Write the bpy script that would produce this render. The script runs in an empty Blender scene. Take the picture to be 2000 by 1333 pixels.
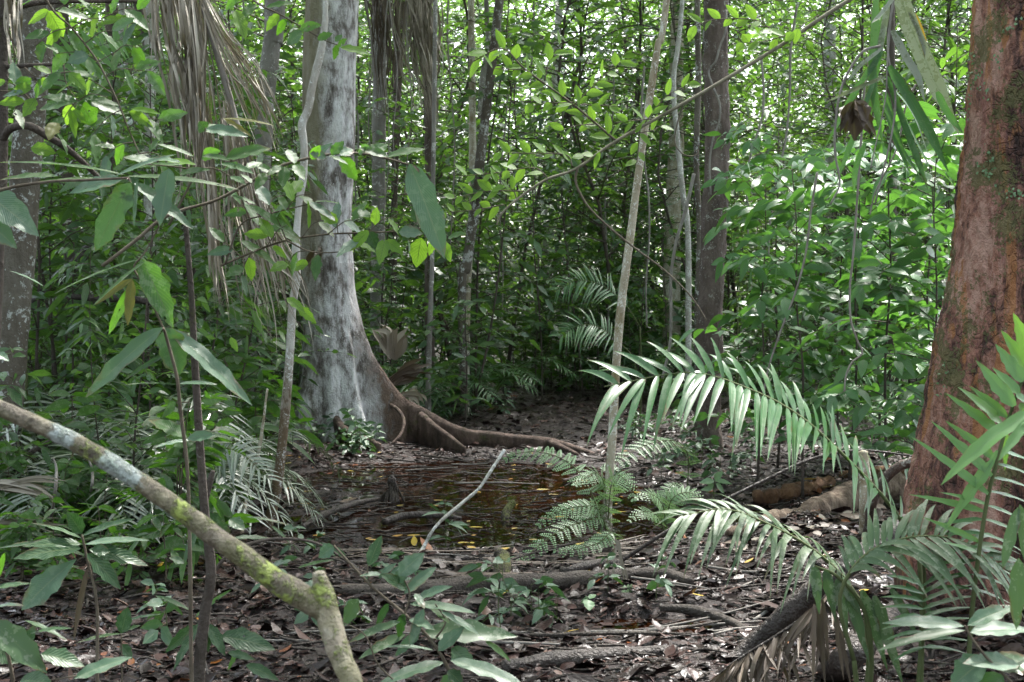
import bpy, math, random
import numpy as np
from mathutils import Vector, noise as mnoise

R = math.radians
scene = bpy.context.scene
COL = scene.collection
rng = np.random.default_rng(11)
random.seed(11)

# ------------------------------------------------------------------ camera
F = 2747.0                      # focal length in pixels of the 2000 px wide photograph
PITCH = R(2.293)
CAM = np.array([0.0, 0.0, 1.6])
FWD = np.array([0, math.cos(PITCH), -math.sin(PITCH)])
UPV = np.array([0, math.sin(PITCH), math.cos(PITCH)])
RGT = np.array([1.0, 0, 0])
cd = bpy.data.cameras.new('camera')
cam = bpy.data.objects.new('camera', cd)
COL.objects.link(cam)
cam.location = CAM
cam.rotation_euler = (R(90) - PITCH, 0, 0)
cd.sensor_width = 36.0
cd.lens = F / 2000 * 36
cd.clip_start = 0.05
cd.clip_end = 2000
cd.dof.use_dof = True
cd.dof.focus_distance = 7.5
cd.dof.aperture_fstop = 9.0
scene.camera = cam

# ------------------------------------------------------------------ light
SUN_EL, SUN_AZ = R(60), R(28)
w = bpy.data.worlds.new('World')
scene.world = w
w.use_nodes = True
wt = w.node_tree
wt.nodes.clear()
sky = wt.nodes.new('ShaderNodeTexSky')
sky.sky_type = 'NISHITA'
sky.sun_disc = False
sky.sun_elevation = SUN_EL
sky.sun_rotation = SUN_AZ
sky.air_density = 1.0
sky.dust_density = 3.0
hs = wt.nodes.new('ShaderNodeHueSaturation')
hs.inputs['Saturation'].default_value = 0.5
bg = wt.nodes.new('ShaderNodeBackground')
bg.inputs['Strength'].default_value = 0.15
wo = wt.nodes.new('ShaderNodeOutputWorld')
wt.links.new(sky.outputs[0], hs.inputs['Color'])
wt.links.new(hs.outputs[0], bg.inputs['Color'])
wt.links.new(bg.outputs[0], wo.inputs['Surface'])
sl = bpy.data.lights.new('sun', 'SUN')
sl.energy = 2.6
sl.angle = R(3)
sl.color = (1.0, 0.97, 0.92)
so = bpy.data.objects.new('sun', sl)
COL.objects.link(so)
sdir = Vector((math.sin(SUN_AZ) * math.cos(SUN_EL), math.cos(SUN_AZ) * math.cos(SUN_EL), math.sin(SUN_EL)))
so.rotation_euler = sdir.to_track_quat('Z', 'Y').to_euler()
so.location = (6, 20, 40)

scene.view_settings.view_transform = 'Standard'
scene.view_settings.look = 'None'
scene.view_settings.exposure = 2.7
scene.view_settings.gamma = 1.0
cy = scene.cycles
cy.use_denoising = True
cy.max_bounces = 7
cy.diffuse_bounces = 4
cy.glossy_bounces = 3
cy.transmission_bounces = 4
cy.transparent_max_bounces = 8
cy.caustics_reflective = False
cy.caustics_refractive = False
cy.sample_clamp_indirect = 6.0

# ------------------------------------------------------------------ helpers
def P(x, y, d):
    """world point at depth d seen at photo pixel (x, y)"""
    return CAM + d * (FWD + (x - 1000.0) / F * RGT + (666.5 - y) / F * UPV)

def G(x, y, z=0.0):
    r = FWD + (x - 1000.0) / F * RGT + (666.5 - y) / F * UPV
    t = (z - CAM[2]) / r[2]
    return CAM + t * r

def nrm(v):
    v = np.asarray(v, float)
    return v / np.maximum(np.linalg.norm(v, axis=-1, keepdims=True), 1e-9)

Z = np.array([0, 0, 1.0])

def catmull(pts, n):
    pts = np.asarray(pts, float)
    if len(pts) == 2:
        t = np.linspace(0, 1, n)[:, None]
        return pts[0] * (1 - t) + pts[1] * t
    p = np.vstack([2 * pts[0] - pts[1], pts, 2 * pts[-1] - pts[-2]])
    m = len(pts) - 1
    u = np.linspace(0, m - 1e-6, n)
    i = u.astype(int)
    t = (u - i)[:, None]
    a, b, c, d = p[i], p[i + 1], p[i + 2], p[i + 3]
    return 0.5 * (2 * b + (c - a) * t + (2 * a - 5 * b + 4 * c - d) * t ** 2 + (3 * b - a - 3 * c + d) * t ** 3)

def shape_w(t, shape):
    if shape == 'ovate':
        w = np.sin(np.pi * np.clip(t, 0, 1) ** 0.8) ** 0.85
    elif shape == 'lance':
        w = (t ** 0.6) * (1 - t) ** 0.75 * 1.95
    elif shape == 'obov':
        w = np.sin(np.pi * np.clip(t, 0, 1) ** 1.35) ** 0.8
    elif shape == 'oblong':
        w = np.minimum(1, t * 5) ** 0.7 * np.minimum(1, (1 - t) * 3.2) ** 0.8
    elif shape == 'strap':
        w = np.minimum(1, 0.35 + t * 4) * np.minimum(1, (1 - t) * 1.7) ** 0.8
    elif shape == 'strip':
        w = np.minimum(1, 0.6 + t * 3) * np.minimum(1, (1 - t) * 2.5 + 0.12)
    else:
        w = np.ones_like(t)
    return np.clip(w, 0.02, 1.2)

class Acc:
    def __init__(self):
        self.v, self.q, self.uv, self.r, self.n = [], [], [], [], 0

    def add(self, v, q, uv, r):
        self.v.append(v); self.q.append(q + self.n); self.uv.append(uv); self.r.append(r)
        self.n += len(v)

    def leaves(self, base, d, n, L, W, rnd=None, droop=0.15, fold=0.15, nseg=4, ncol=2, shape='ovate', wave=0.0, side_bend=0.0):
        base = np.atleast_2d(base).astype(float)
        N = len(base)
        bc = lambda x: np.broadcast_to(np.asarray(x, float), (N,)).reshape(N, 1, 1)
        d = nrm(np.broadcast_to(d, (N, 3)))
        n = np.broadcast_to(n, (N, 3)).astype(float)
        n = n - (n * d).sum(1, keepdims=True) * d
        n = nrm(n + 1e-6)
        s = np.cross(d, n)
        if rnd is None:
            rnd = rng.random(N)
        rnd = np.broadcast_to(rnd, (N,))
        t = np.linspace(0, 1, nseg + 1)
        ws = shape_w(t, shape).reshape(1, -1, 1)
        tt = t.reshape(1, -1, 1)
        Lb, Wb = bc(L), bc(W)
        c = base[:, None, :] + d[:, None, :] * Lb * tt - Z * bc(droop) * Lb * tt ** 2 + s[:, None, :] * bc(side_bend) * Lb * tt ** 2
        u = np.linspace(-1, 1, ncol + 1)
        V = np.empty((N, nseg + 1, ncol + 1, 3))
        ph = rng.random((N, 1, 1)) * 6.28
        for k, uu in enumerate(u):
            lift = bc(fold) * abs(uu) * Wb * 0.5 * ws
            if wave:
                lift = lift + wave * abs(uu) * Wb * np.sin(tt * 17 + ph + uu * 2) * ws
            wv = ws * (1 + (0.10 * np.sin(tt * 23 + ph * 3 + uu * 4) + 0.06 * np.sin(tt * 51 + ph * 5 + uu) if wave else 0))
            V[:, :, k, :] = c + s[:, None, :] * Wb * 0.5 * wv * uu + n[:, None, :] * lift
        rows, cols = nseg + 1, ncol + 1
        i, j = np.meshgrid(np.arange(nseg), np.arange(ncol), indexing='ij')
        q = np.stack([i * cols + j, i * cols + j + 1, (i + 1) * cols + j + 1, (i + 1) * cols + j], -1).reshape(-1, 4)
        q = (q[None] + (np.arange(N) * rows * cols)[:, None, None]).reshape(-1, 4)
        uvt = np.stack(np.broadcast_arrays(0.5 + 0.5 * u[None, :], t[:, None]), -1).reshape(1, -1, 2)
        uv = np.broadcast_to(uvt, (N, rows * cols, 2)).reshape(-1, 2)
        self.add(V.reshape(-1, 3), q, uv, np.repeat(rnd, rows * cols))

    def tube(self, pts, rad, sides=8, n=None, rough=0.0, drop=None, rnd=0.5, seed=0.0, freq=6.0):
        pts = np.asarray(pts, float)
        n = n or max(2, (len(pts) - 1) * 6)
        c = catmull(pts, n)
        rad = np.broadcast_to(np.asarray(rad, float), (len(pts),))
        r = np.interp(np.linspace(0, len(pts) - 1, n), np.arange(len(pts)), rad)
        T = nrm(np.gradient(c, axis=0))
        a = np.array([0.0, 1, 0]) if abs(T[0][1]) < 0.8 else np.array([1.0, 0, 0])
        Us = np.empty_like(c)
        u = nrm(a - (a @ T[0]) * T[0])
        for i in range(n):
            u = nrm(u - (u @ T[i]) * T[i])
            Us[i] = u
        Ws = np.cross(T, Us)
        th = np.linspace(0, 2 * np.pi, sides, endpoint=False)
        off = Us[:, None, :] * np.cos(th)[None, :, None] + Ws[:, None, :] * np.sin(th)[None, :, None]
        rr = np.repeat(r[:, None], sides, 1)
        V = c[:, None, :] + off * rr[..., None]
        if rough:
            for i in range(n):
                for j in range(sides):
                    p = V[i, j] * freq
                    k = mnoise.noise((p[0] + seed, p[1], p[2] * 0.6)) + 0.5 * mnoise.noise((p[0] * 3, p[1] * 3 + seed, p[2] * 2))
                    V[i, j] += off[i, j] * rr[i, j] * rough * k
        if drop is not None:
            low = off[..., 2] < -0.25
            V[..., 2] = np.where(low, np.minimum(V[..., 2], drop), V[..., 2])
        L = np.concatenate([[0], np.cumsum(np.linalg.norm(np.diff(c, axis=0), axis=1))])
        i, j = np.meshgrid(np.arange(n - 1), np.arange(sides), indexing='ij')
        j2 = (j + 1) % sides
        q = np.stack([i * sides + j, i * sides + j2, (i + 1) * sides + j2, (i + 1) * sides + j], -1).reshape(-1, 4)
        uv = np.stack(np.broadcast_arrays(th[None, :] / 6.2832, L[:, None]), -1).reshape(-1, 2)
        V = V.reshape(-1, 3)
        # end caps: pull a centre point as a fan of quads
        e0, e1 = len(V), len(V) + 1
        V = np.vstack([V, c[0] - T[0] * r[0] * 0.3, c[-1] + T[-1] * r[-1] * 0.3])
        cap = []
        for k in range(0, sides, 2):
            cap.append([e0, (k + 2) % sides, (k + 1) % sides, k])
            b = (n - 1) * sides
            cap.append([e1, b + k, b + (k + 1) % sides, b + (k + 2) % sides])
        uv = np.vstack([uv, [0, 0], [0, L[-1]]])
        self.add(V, np.vstack([q, np.array(cap)]), uv, np.full(len(V), rnd))
        return c

    def mesh(self, name, mat, origin=(0, 0, 0), smooth=True):
        me = bpy.data.meshes.new(name)
        v = (np.concatenate(self.v) - np.asarray(origin)).astype(np.float32)
        q = np.concatenate(self.q).astype(np.int32)
        uv = np.concatenate(self.uv).astype(np.float32)
        r = np.concatenate(self.r).astype(np.float32)
        me.vertices.add(len(v)); me.vertices.foreach_set('co', v.ravel())
        me.loops.add(q.size); me.loops.foreach_set('vertex_index', q.ravel())
        me.polygons.add(len(q))
        me.polygons.foreach_set('loop_start', np.arange(0, q.size, 4, dtype=np.int32))
        me.polygons.foreach_set('loop_total', np.full(len(q), 4, dtype=np.int32))
        me.polygons.foreach_set('use_smooth', np.full(len(q), smooth))
        ul = me.uv_layers.new(name='UVMap')
        ul.data.foreach_set('uv', uv[q.ravel()].ravel())
        at = me.attributes.new('rnd', 'FLOAT', 'POINT')
        at.data.foreach_set('value', r)
        me.update(calc_edges=True)
        me.materials.append(mat)
        return me

    def build(self, name, mat, parent=None, smooth=True):
        origin = np.array(parent.location) if parent is not None else (0, 0, 0)
        o = bpy.data.objects.new(name, self.mesh(name, mat, origin, smooth))
        COL.objects.link(o)
        if parent is not None:
            o.parent = parent
        return o

def tag(o, label, cat, group=None, kind=None):
    if label: o['label'] = label
    if cat: o['category'] = cat
    if group: o['group'] = group
    if kind: o['kind'] = kind
    return o

def empty(name, loc, label, cat, group=None):
    o = bpy.data.objects.new(name, None)
    o.empty_display_size = 0.1
    o.location = [float(a) for a in loc]
    COL.objects.link(o)
    return tag(o, label, cat, group)

def struct(name, acc, mat, smooth=True):
    o = acc.build(name, mat, None, smooth)
    o['kind'] = 'structure'
    return o

def copy_tree(o, parent=None):
    c = o.copy()
    COL.objects.link(c)
    if parent is not None:
        c.parent = parent
    for ch in list(o.children):
        copy_tree(ch, c)
    return c

# ------------------------------------------------------------------ materials
class NT:
    def __init__(self, name):
        self.m = bpy.data.materials.new(name)
        self.m.use_nodes = True
        self.t = self.m.node_tree
        self.t.nodes.clear()
    def n(self, typ, **kw):
        nd = self.t.nodes.new('ShaderNode' + typ)
        for k, v in kw.items():
            if k.startswith('i_'):
                nd.inputs[k[2:].replace('_', ' ')].default_value = v
            else:
                setattr(nd, k, v)
        return nd
    def l(self, a, b):
        self.t.links.new(a, b)
    def math(self, op, a, b=None, clamp=False):
        nd = self.n('Math', operation=op, use_clamp=clamp)
        for i, x in enumerate((a, b)):
            if x is None: continue
            if hasattr(x, 'links'): self.l(x, nd.inputs[i])
            else: nd.inputs[i].default_value = x
        return nd.outputs[0]
    def mix(self, f, a, b, mode='MIX'):
        nd = self.n('Mix', data_type='RGBA', blend_type=mode)
        for s, x in ((nd.inputs[0], f), (nd.inputs[6], a), (nd.inputs[7], b)):
            if hasattr(x, 'links'): self.l(x, s)
            elif isinstance(x, tuple): s.default_value = (*x, 1) if len(x) == 3 else x
            else: s.default_value = x
        return nd.outputs[2]
    def ramp(self, f, stops, interp='LINEAR'):
        nd = self.n('ValToRGB')
        cr = nd.color_ramp
        cr.interpolation = interp
        while len(cr.elements) < len(stops): cr.elements.new(0.5)
        for e, (p, c) in zip(cr.elements, stops):
            e.position = p
            e.color = (*c, 1) if isinstance(c, tuple) else (c, c, c, 1)
        self.l(f, nd.inputs[0])
        return nd.outputs[0]
    def noise(self, scale, detail=4, rough=0.55, coord=None, stretch=None, dist=0.0):
        if coord is None: coord = self.coord()
        if stretch:
            mp = self.n('Mapping')
            mp.inputs['Scale'].default_value = stretch
            self.l(coord, mp.inputs['Vector'])
            coord = mp.outputs[0]
        nd = self.n('TexNoise')
        nd.inputs['Scale'].default_value = scale
        nd.inputs['Detail'].default_value = detail
        nd.inputs['Roughness'].default_value = rough
        nd.inputs['Distortion'].default_value = dist
        self.l(coord, nd.inputs['Vector'])
        return nd.outputs[0]
    def coord(self):
        if not hasattr(self, '_c'): self._c = self.n('TexCoord')
        return self._c.outputs['Object']
    def uvc(self):
        if not hasattr(self, '_c'): self._c = self.n('TexCoord')
        return self._c.outputs['UV']
    def rnd(self):
        if not hasattr(self, '_r'):
            self._r = self.n('Attribute', attribute_name='rnd')
        return self._r.outputs['Fac']
    def orand(self):
        if not hasattr(self, '_o'): self._o = self.n('ObjectInfo')
        return self._o.outputs['Random']
    def bump(self, h, strength=0.5, dist=0.02):
        b = self.n('Bump')
        b.inputs['Strength'].default_value = strength
        b.inputs['Distance'].default_value = dist
        self.l(h, b.inputs['Height'])
        return b.outputs[0]
    def out(self, sh):
        o = self.n('OutputMaterial')
        self.l(sh, o.inputs['Surface'])
        return self.m

def leaf_mat(name, cols, trans=(0.10, 0.26, 0.02), tmix=0.35, rough=0.38, veins=9.0, spots=0.0, spotcol=(0.3, 0.33, 0.24), spec=0.3, midrib=1.0, sheen_noise=True, holes=0.0, brown=0.0):
    m = NT(name)
    sep = m.n('SeparateXYZ'); m.l(m.uvc(), sep.inputs[0])
    au = m.math('ABSOLUTE', m.math('SUBTRACT', sep.outputs[0], 0.5))
    rr = m.math('FRACT', m.math('ADD', m.rnd(), m.math('MULTIPLY', m.orand(), 0.37)))
    n = len(cols)
    col = m.ramp(rr, [(i / max(1, n - 1), c) for i, c in enumerate(cols)])
    nz = m.noise(9.0, 3, 0.6)
    col = m.mix(m.math('MULTIPLY', nz, 0.5), col, m.mix(0.5, col, (0.02, 0.04, 0.015)))
    # side veins: chevrons along the blade, midrib down the middle
    ph = m.math('SUBTRACT', sep.outputs[1], m.math('MULTIPLY', au, 0.55))
    sv = m.math('POWER', m.math('ABSOLUTE', m.math('SINE', m.math('MULTIPLY', ph, veins * 3.14159))), 6.0)
    mid = m.math('LESS_THAN', au, 0.022)
    vein_col = m.mix(0.5, col, (0.20, 0.24, 0.10))
    col = m.mix(m.math('MULTIPLY', mid, 0.7 * midrib), col, vein_col)
    if spots:
        sp = m.noise(38.0, 3, 0.7)
        sp2 = m.noise(6.0, 2, 0.6)
        f = m.math('MULTIPLY', m.math('GREATER_THAN', m.math('ADD', sp, m.math('MULTIPLY', sp2, 0.6)), 0.86), spots)
        col = m.mix(f, col, spotcol)
    if brown:
        bn = m.noise(11, 4, 0.65)
        be = m.math('ADD', m.math('MULTIPLY', m.math('POWER', m.math('MULTIPLY', au, 2.0), 3.0), 0.2), m.math('MULTIPLY', m.math('POWER', sep.outputs[1], 4.0), 0.16))
        bf = m.ramp(m.math('ADD', bn, be), [(0.70, 0.0), (0.76, 1.0)])
        col = m.mix(m.math('MULTIPLY', bf, brown), col, (0.10, 0.06, 0.03))
    col = m.mix(m.math('MULTIPLY', sv, 0.22), col, vein_col)
    pb = m.n('BsdfPrincipled')
    m.l(col, pb.inputs['Base Color'])
    pb.inputs['Roughness'].default_value = rough
    if sheen_noise:
        m.l(m.math('ADD', m.math('MULTIPLY', nz, 0.25), rough - 0.12), pb.inputs['Roughness'])
    pb.inputs['Specular IOR Level'].default_value = spec
    hgt = m.math('ADD', m.math('MULTIPLY', sv, 0.6), m.math('MULTIPLY', mid, -0.8 * midrib))
    b = m.bump(hgt, 0.35, 0.004)
    m.l(b, pb.inputs['Normal'])
    tr = m.n('BsdfTranslucent')
    tc = m.mix(m.math('MULTIPLY', rr, 0.6), trans, tuple(c * 0.55 for c in trans))
    tc = m.mix(m.math('MULTIPLY', m.math('SUBTRACT', 1.0, sv), 0.25), tc, (0.03, 0.09, 0.01))
    tc = m.mix(m.math('MULTIPLY', mid, 0.7 * midrib), tc, (0.02, 0.05, 0.01))
    m.l(tc, tr.inputs['Color'])
    mx = m.n('MixShader'); mx.inputs[0].default_value = tmix
    m.l(pb.outputs[0], mx.inputs[1]); m.l(tr.outputs[0], mx.inputs[2])
    if holes:
        vo = m.n('TexVoronoi'); vo.inputs['Scale'].default_value = 17
        m.l(m.coord(), vo.inputs['Vector'])
        hf = m.math('LESS_THAN', m.math('ADD', vo.outputs['Distance'], m.math('MULTIPLY', m.noise(60, 2, 0.5), 0.22)), 0.12 + 0.14 * holes)
        tp = m.n('BsdfTransparent')
        m2 = m.n('MixShader'); m.l(hf, m2.inputs[0]); m.l(mx.outputs[0], m2.inputs[1]); m.l(tp.outputs[0], m2.inputs[2])
        mx = m2
    return m.out(mx.outputs[0])

def bark_mat(name, c0, c1, c2, lichen=(0.5, 0.5, 0.48), lich=0.4, moss=0.3, mosscol=(0.07, 0.08, 0.02), scale=1.0, bump=0.6, rough=0.85, low=None):
    m = NT(name)
    st = (1, 1, 0.35)
    n1 = m.noise(5 * scale, 5, 0.6, stretch=st)
    n2 = m.noise(17 * scale, 5, 0.65, stretch=(1, 1, 0.5))
    n3 = m.noise(60 * scale, 3, 0.6)
    col = m.ramp(n1, [(0.3, c0), (0.5, c1), (0.7, c2)])
    col = m.mix(m.math('MULTIPLY', n2, 0.6), col, m.mix(0.6, col, (0.03, 0.025, 0.02)))
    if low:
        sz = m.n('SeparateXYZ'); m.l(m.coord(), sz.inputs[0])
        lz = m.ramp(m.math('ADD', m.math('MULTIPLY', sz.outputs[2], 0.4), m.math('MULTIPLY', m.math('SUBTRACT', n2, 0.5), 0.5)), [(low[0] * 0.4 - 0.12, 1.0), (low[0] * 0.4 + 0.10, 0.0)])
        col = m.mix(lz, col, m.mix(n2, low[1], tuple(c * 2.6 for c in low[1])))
    ls = m.math('ADD', m.math('ADD', m.math('MULTIPLY', m.noise(24 * scale, 5, 0.7, dist=0.5), 0.8), m.math('MULTIPLY', m.noise(4.5 * scale, 4, 0.6), 0.55)), m.math('MULTIPLY', n3, 0.2))
    t0 = 0.965 - 0.32 * lich
    lf = m.ramp(ls, [(t0, 0.0), (min(1.0, t0 + 0.06), 1.0)])
    col = m.mix(m.math('MULTIPLY', lf, min(0.95, lich * 1.7)), col, lichen)
    msum = m.math('ADD', m.math('ADD', m.math('MULTIPLY', m.noise(3.2 * scale, 4, 0.6), 0.7), m.math('MULTIPLY', m.noise(30 * scale, 4, 0.7), 0.4)), m.math('MULTIPLY', n3, 0.25))
    t1 = 0.93 - 0.42 * moss
    mf = m.ramp(msum, [(t1, 0.0), (min(1.0, t1 + 0.1), 1.0)])
    col = m.mix(m.math('MULTIPLY', mf, min(0.85, moss * 2)), col, mosscol)
    pb = m.n('BsdfPrincipled')
    m.l(col, pb.inputs['Base Color'])
    pb.inputs['Roughness'].default_value = rough
    pb.inputs['Specular IOR Level'].default_value = 0.3
    h = m.math('ADD', m.math('MULTIPLY', n2, 1.0), m.math('MULTIPLY', n3, 0.4))
    m.l(m.bump(h, min(1.0, bump * 1.3), 0.035), pb.inputs['Normal'])
    return m.out(pb.outputs[0])

M = {}
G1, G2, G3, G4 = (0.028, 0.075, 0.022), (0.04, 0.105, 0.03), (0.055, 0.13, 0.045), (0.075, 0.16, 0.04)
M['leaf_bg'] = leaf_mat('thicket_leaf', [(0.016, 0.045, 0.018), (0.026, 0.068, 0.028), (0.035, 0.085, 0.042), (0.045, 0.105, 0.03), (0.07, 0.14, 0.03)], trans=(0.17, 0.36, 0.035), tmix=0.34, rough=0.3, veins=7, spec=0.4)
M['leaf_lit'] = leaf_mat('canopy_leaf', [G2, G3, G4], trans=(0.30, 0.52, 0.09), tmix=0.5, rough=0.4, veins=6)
M['leaf_near'] = leaf_mat('broad_leaf', [(0.02, 0.055, 0.016), (0.028, 0.075, 0.022), (0.04, 0.1, 0.026)], trans=(0.14, 0.36, 0.02), tmix=0.4, rough=0.42, veins=14, spots=0.25, spec=0.35, holes=0.6, brown=0.7)
M['leaf_grey'] = leaf_mat('waxy_leaf', [(0.035, 0.085, 0.045), (0.045, 0.10, 0.055), (0.055, 0.115, 0.062)], trans=(0.08, 0.2, 0.03), tmix=0.18, rough=0.36, veins=24, spec=0.5, spots=0.12, holes=0.25, brown=0.7)
M['leaf_bright'] = leaf_mat('backlit_leaf', [(0.07, 0.16, 0.02), (0.09, 0.2, 0.02), (0.10, 0.2, 0.03)], trans=(0.27, 0.5, 0.04), tmix=0.55, rough=0.45, veins=9, holes=0.3)  # backlit look put into these brighter base and translucent colours
M['leaf_dark'] = leaf_mat('dark_leaf', [(0.013, 0.043, 0.015), (0.018, 0.053, 0.02), (0.028, 0.07, 0.026)], trans=(0.05, 0.15, 0.02), tmix=0.2, rough=0.35, veins=10, spots=0.3, spotcol=(0.12, 0.17, 0.1), holes=0.4, brown=0.6)
M['leaf_olive'] = leaf_mat('olive_leaf', [(0.09, 0.09, 0.02), (0.11, 0.10, 0.02)], trans=(0.22, 0.2, 0.02), tmix=0.35, rough=0.45, veins=12)
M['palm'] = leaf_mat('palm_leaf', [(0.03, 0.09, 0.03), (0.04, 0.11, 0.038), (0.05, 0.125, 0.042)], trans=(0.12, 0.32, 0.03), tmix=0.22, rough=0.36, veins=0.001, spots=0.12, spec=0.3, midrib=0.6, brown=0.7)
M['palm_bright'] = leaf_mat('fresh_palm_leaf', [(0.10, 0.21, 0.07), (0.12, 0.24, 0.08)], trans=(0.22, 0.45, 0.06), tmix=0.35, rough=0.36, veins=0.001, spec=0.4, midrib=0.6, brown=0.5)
M['palm_spot'] = leaf_mat('mottled_palm_leaf', [(0.045, 0.085, 0.036), (0.055, 0.1, 0.045), (0.065, 0.105, 0.05)], trans=(0.1, 0.2, 0.04), tmix=0.18, rough=0.45, veins=0.001, spots=0.55, spotcol=(0.19, 0.22, 0.155), midrib=0.4, brown=0.8)
M['palm_pale'] = leaf_mat('pale_sheen_leaf', [(0.12, 0.165, 0.115), (0.17, 0.20, 0.15), (0.27, 0.29, 0.24)], trans=(0.14, 0.22, 0.08), tmix=0.2, rough=0.28, veins=0.001, spec=0.9, midrib=0.3)  # dull grey-green fronds, their white sheen put into the pale colour
M['fern'] = leaf_mat('fern_leaf', [(0.15, 0.26, 0.13), (0.19, 0.30, 0.16), (0.23, 0.34, 0.20)], trans=(0.26, 0.46, 0.12), tmix=0.3, rough=0.4, veins=0.001, midrib=0)
M['dead_palm'] = leaf_mat('dead_palm_leaf', [(0.10, 0.082, 0.064), (0.23, 0.195, 0.155), (0.38, 0.335, 0.28), (0.17, 0.14, 0.11)], trans=(0.12, 0.09, 0.05), tmix=0.12, rough=0.65, veins=0.001, spec=0.3, midrib=0.5)
M['dead_brown'] = leaf_mat('dead_brown_leaf', [(0.05, 0.03, 0.022), (0.09, 0.06, 0.045), (0.14, 0.1, 0.075)], trans=(0.08, 0.05, 0.02), tmix=0.1, rough=0.55, veins=0.001, spec=0.4, midrib=0.5)
M['strap_pale'] = leaf_mat('dry_pale_leaf', [(0.22, 0.25, 0.19), (0.26, 0.28, 0.22)], trans=(0.15, 0.18, 0.08), tmix=0.2, rough=0.5, veins=0.001, spots=0.7, spotcol=(0.1, 0.12, 0.06))
M['strap_yellow'] = leaf_mat('yellowing_leaf', [(0.26, 0.17, 0.03), (0.2, 0.17, 0.03)], trans=(0.3, 0.18, 0.01), tmix=0.35, rough=0.5, veins=0.001)
M['yellow'] = leaf_mat('fallen_yellow_leaf', [(0.45, 0.27, 0.02), (0.5, 0.36, 0.05), (0.42, 0.18, 0.02), (0.5, 0.42, 0.14)], trans=(0.3, 0.2, 0.02), tmix=0.1, rough=0.35, veins=8)

BR = [(0.0, (0.007, 0.004, 0.0035)), (0.35, (0.013, 0.0075, 0.0068)), (0.6, (0.025, 0.0142, 0.0128)), (0.8, (0.046, 0.027, 0.024)), (0.92, (0.085, 0.05, 0.043)), (0.955, (0.115, 0.068, 0.05)), (0.965, (0.16, 0.05, 0.018)), (0.99, (0.34, 0.18, 0.03))]
def litter_mat():
    m = NT('leaf_litter')
    col = m.ramp(m.rnd(), BR)
    nz = m.noise(25, 4, 0.6)
    col = m.mix(m.math('MULTIPLY', nz, 0.6), col, m.mix(0.65, col, (0.015, 0.01, 0.008)))
    pb = m.n('BsdfPrincipled')
    m.l(col, pb.inputs['Base Color'])
    wet = m.noise(2.2, 3, 0.6)
    m.l(m.ramp(m.math('ADD', wet, m.math('MULTIPLY', nz, 0.3)), [(0.4, 0.13), (0.85, 0.45)]), pb.inputs['Roughness'])
    pb.inputs['Specular IOR Level'].default_value = 0.13
    m.l(m.bump(m.noise(70, 3, 0.6), 0.5, 0.006), pb.inputs['Normal'])
    return m.out(pb.outputs[0])
M['litter'] = litter_mat()

def ground_mat():
    m = NT('wet_mud')
    n1 = m.noise(3, 5, 0.6); n2 = m.noise(28, 6, 0.65); n3 = m.noise(90, 3, 0.6)
    col = m.ramp(n2, [(0.3, (0.012, 0.008, 0.007)), (0.55, (0.03, 0.02, 0.018)), (0.75, (0.07, 0.046, 0.04))])
    col = m.mix(m.math('MULTIPLY', n1, 0.5), col, (0.02, 0.013, 0.012))
    pb = m.n('BsdfPrincipled')
    m.l(col, pb.inputs['Base Color'])
    m.l(m.ramp(n1, [(0.4, 0.22), (0.65, 0.7)]), pb.inputs['Roughness'])
    pb.inputs['Specular IOR Level'].default_value = 0.3
    m.l(m.bump(m.math('ADD', n2, m.math('MULTIPLY', n3, 0.3)), 0.8, 0.04), pb.inputs['Normal'])
    return m.out(pb.outputs[0])
M['ground'] = ground_mat()

def water_mat():
    m = NT('pool_water')
    gl = m.n('BsdfGlossy'); gl.inputs['Roughness'].default_value = 0.02
    gl.inputs['Color'].default_value = (0.95, 0.95, 0.95, 1)
    tr = m.n('BsdfTransparent'); tr.inputs['Color'].default_value = (0.56, 0.33, 0.18, 1)
    fr = m.n('Fresnel'); fr.inputs['IOR'].default_value = 1.33
    b = m.bump(m.noise(7, 3, 0.5), 0.05, 0.02)
    m.l(b, gl.inputs['Normal']); m.l(b, fr.inputs['Normal'])
    mx = m.n('MixShader')
    m.l(fr.outputs[0], mx.inputs[0]); m.l(tr.outputs[0], mx.inputs[1]); m.l(gl.outputs[0], mx.inputs[2])
    return m.out(mx.outputs[0])
M['water'] = water_mat()

M['bark_lichen'] = bark_mat('lichen_bark', (0.05, 0.042, 0.03), (0.095, 0.08, 0.062), (0.15, 0.135, 0.11), lichen=(0.4, 0.42, 0.4), lich=0.45, moss=0.35)
M['bark_dark'] = bark_mat('dark_bark', (0.035, 0.028, 0.022), (0.07, 0.055, 0.045), (0.11, 0.09, 0.07), lichen=(0.3, 0.3, 0.26), lich=0.15, moss=0.35)
M['bark_brown'] = bark_mat('brown_bark', (0.055, 0.04, 0.034), (0.12, 0.09, 0.076), (0.2, 0.155, 0.135), lichen=(0.45, 0.47, 0.43), lich=0.33, moss=0.15, scale=1.8, bump=1.0)
M['bark_pale'] = bark_mat('pale_bark', (0.2, 0.185, 0.16), (0.34, 0.33, 0.29), (0.48, 0.47, 0.43), lichen=(0.55, 0.56, 0.54), lich=0.5, moss=0.12, scale=2.2, bump=0.35)
M['bark_white'] = bark_mat('white_bark', (0.26, 0.235, 0.19), (0.42, 0.40, 0.36), (0.54, 0.53, 0.5), lichen=(0.64, 0.65, 0.64), lich=0.45, moss=0.22, scale=2.5, bump=0.35)
M['bark_slim'] = bark_mat('slim_mossy_bark', (0.19, 0.145, 0.08), (0.37, 0.33, 0.24), (0.52, 0.48, 0.39), lichen=(0.56, 0.56, 0.5), lich=0.5, moss=0.42, mosscol=(0.14, 0.13, 0.03), scale=2.5, bump=0.4)
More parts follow.
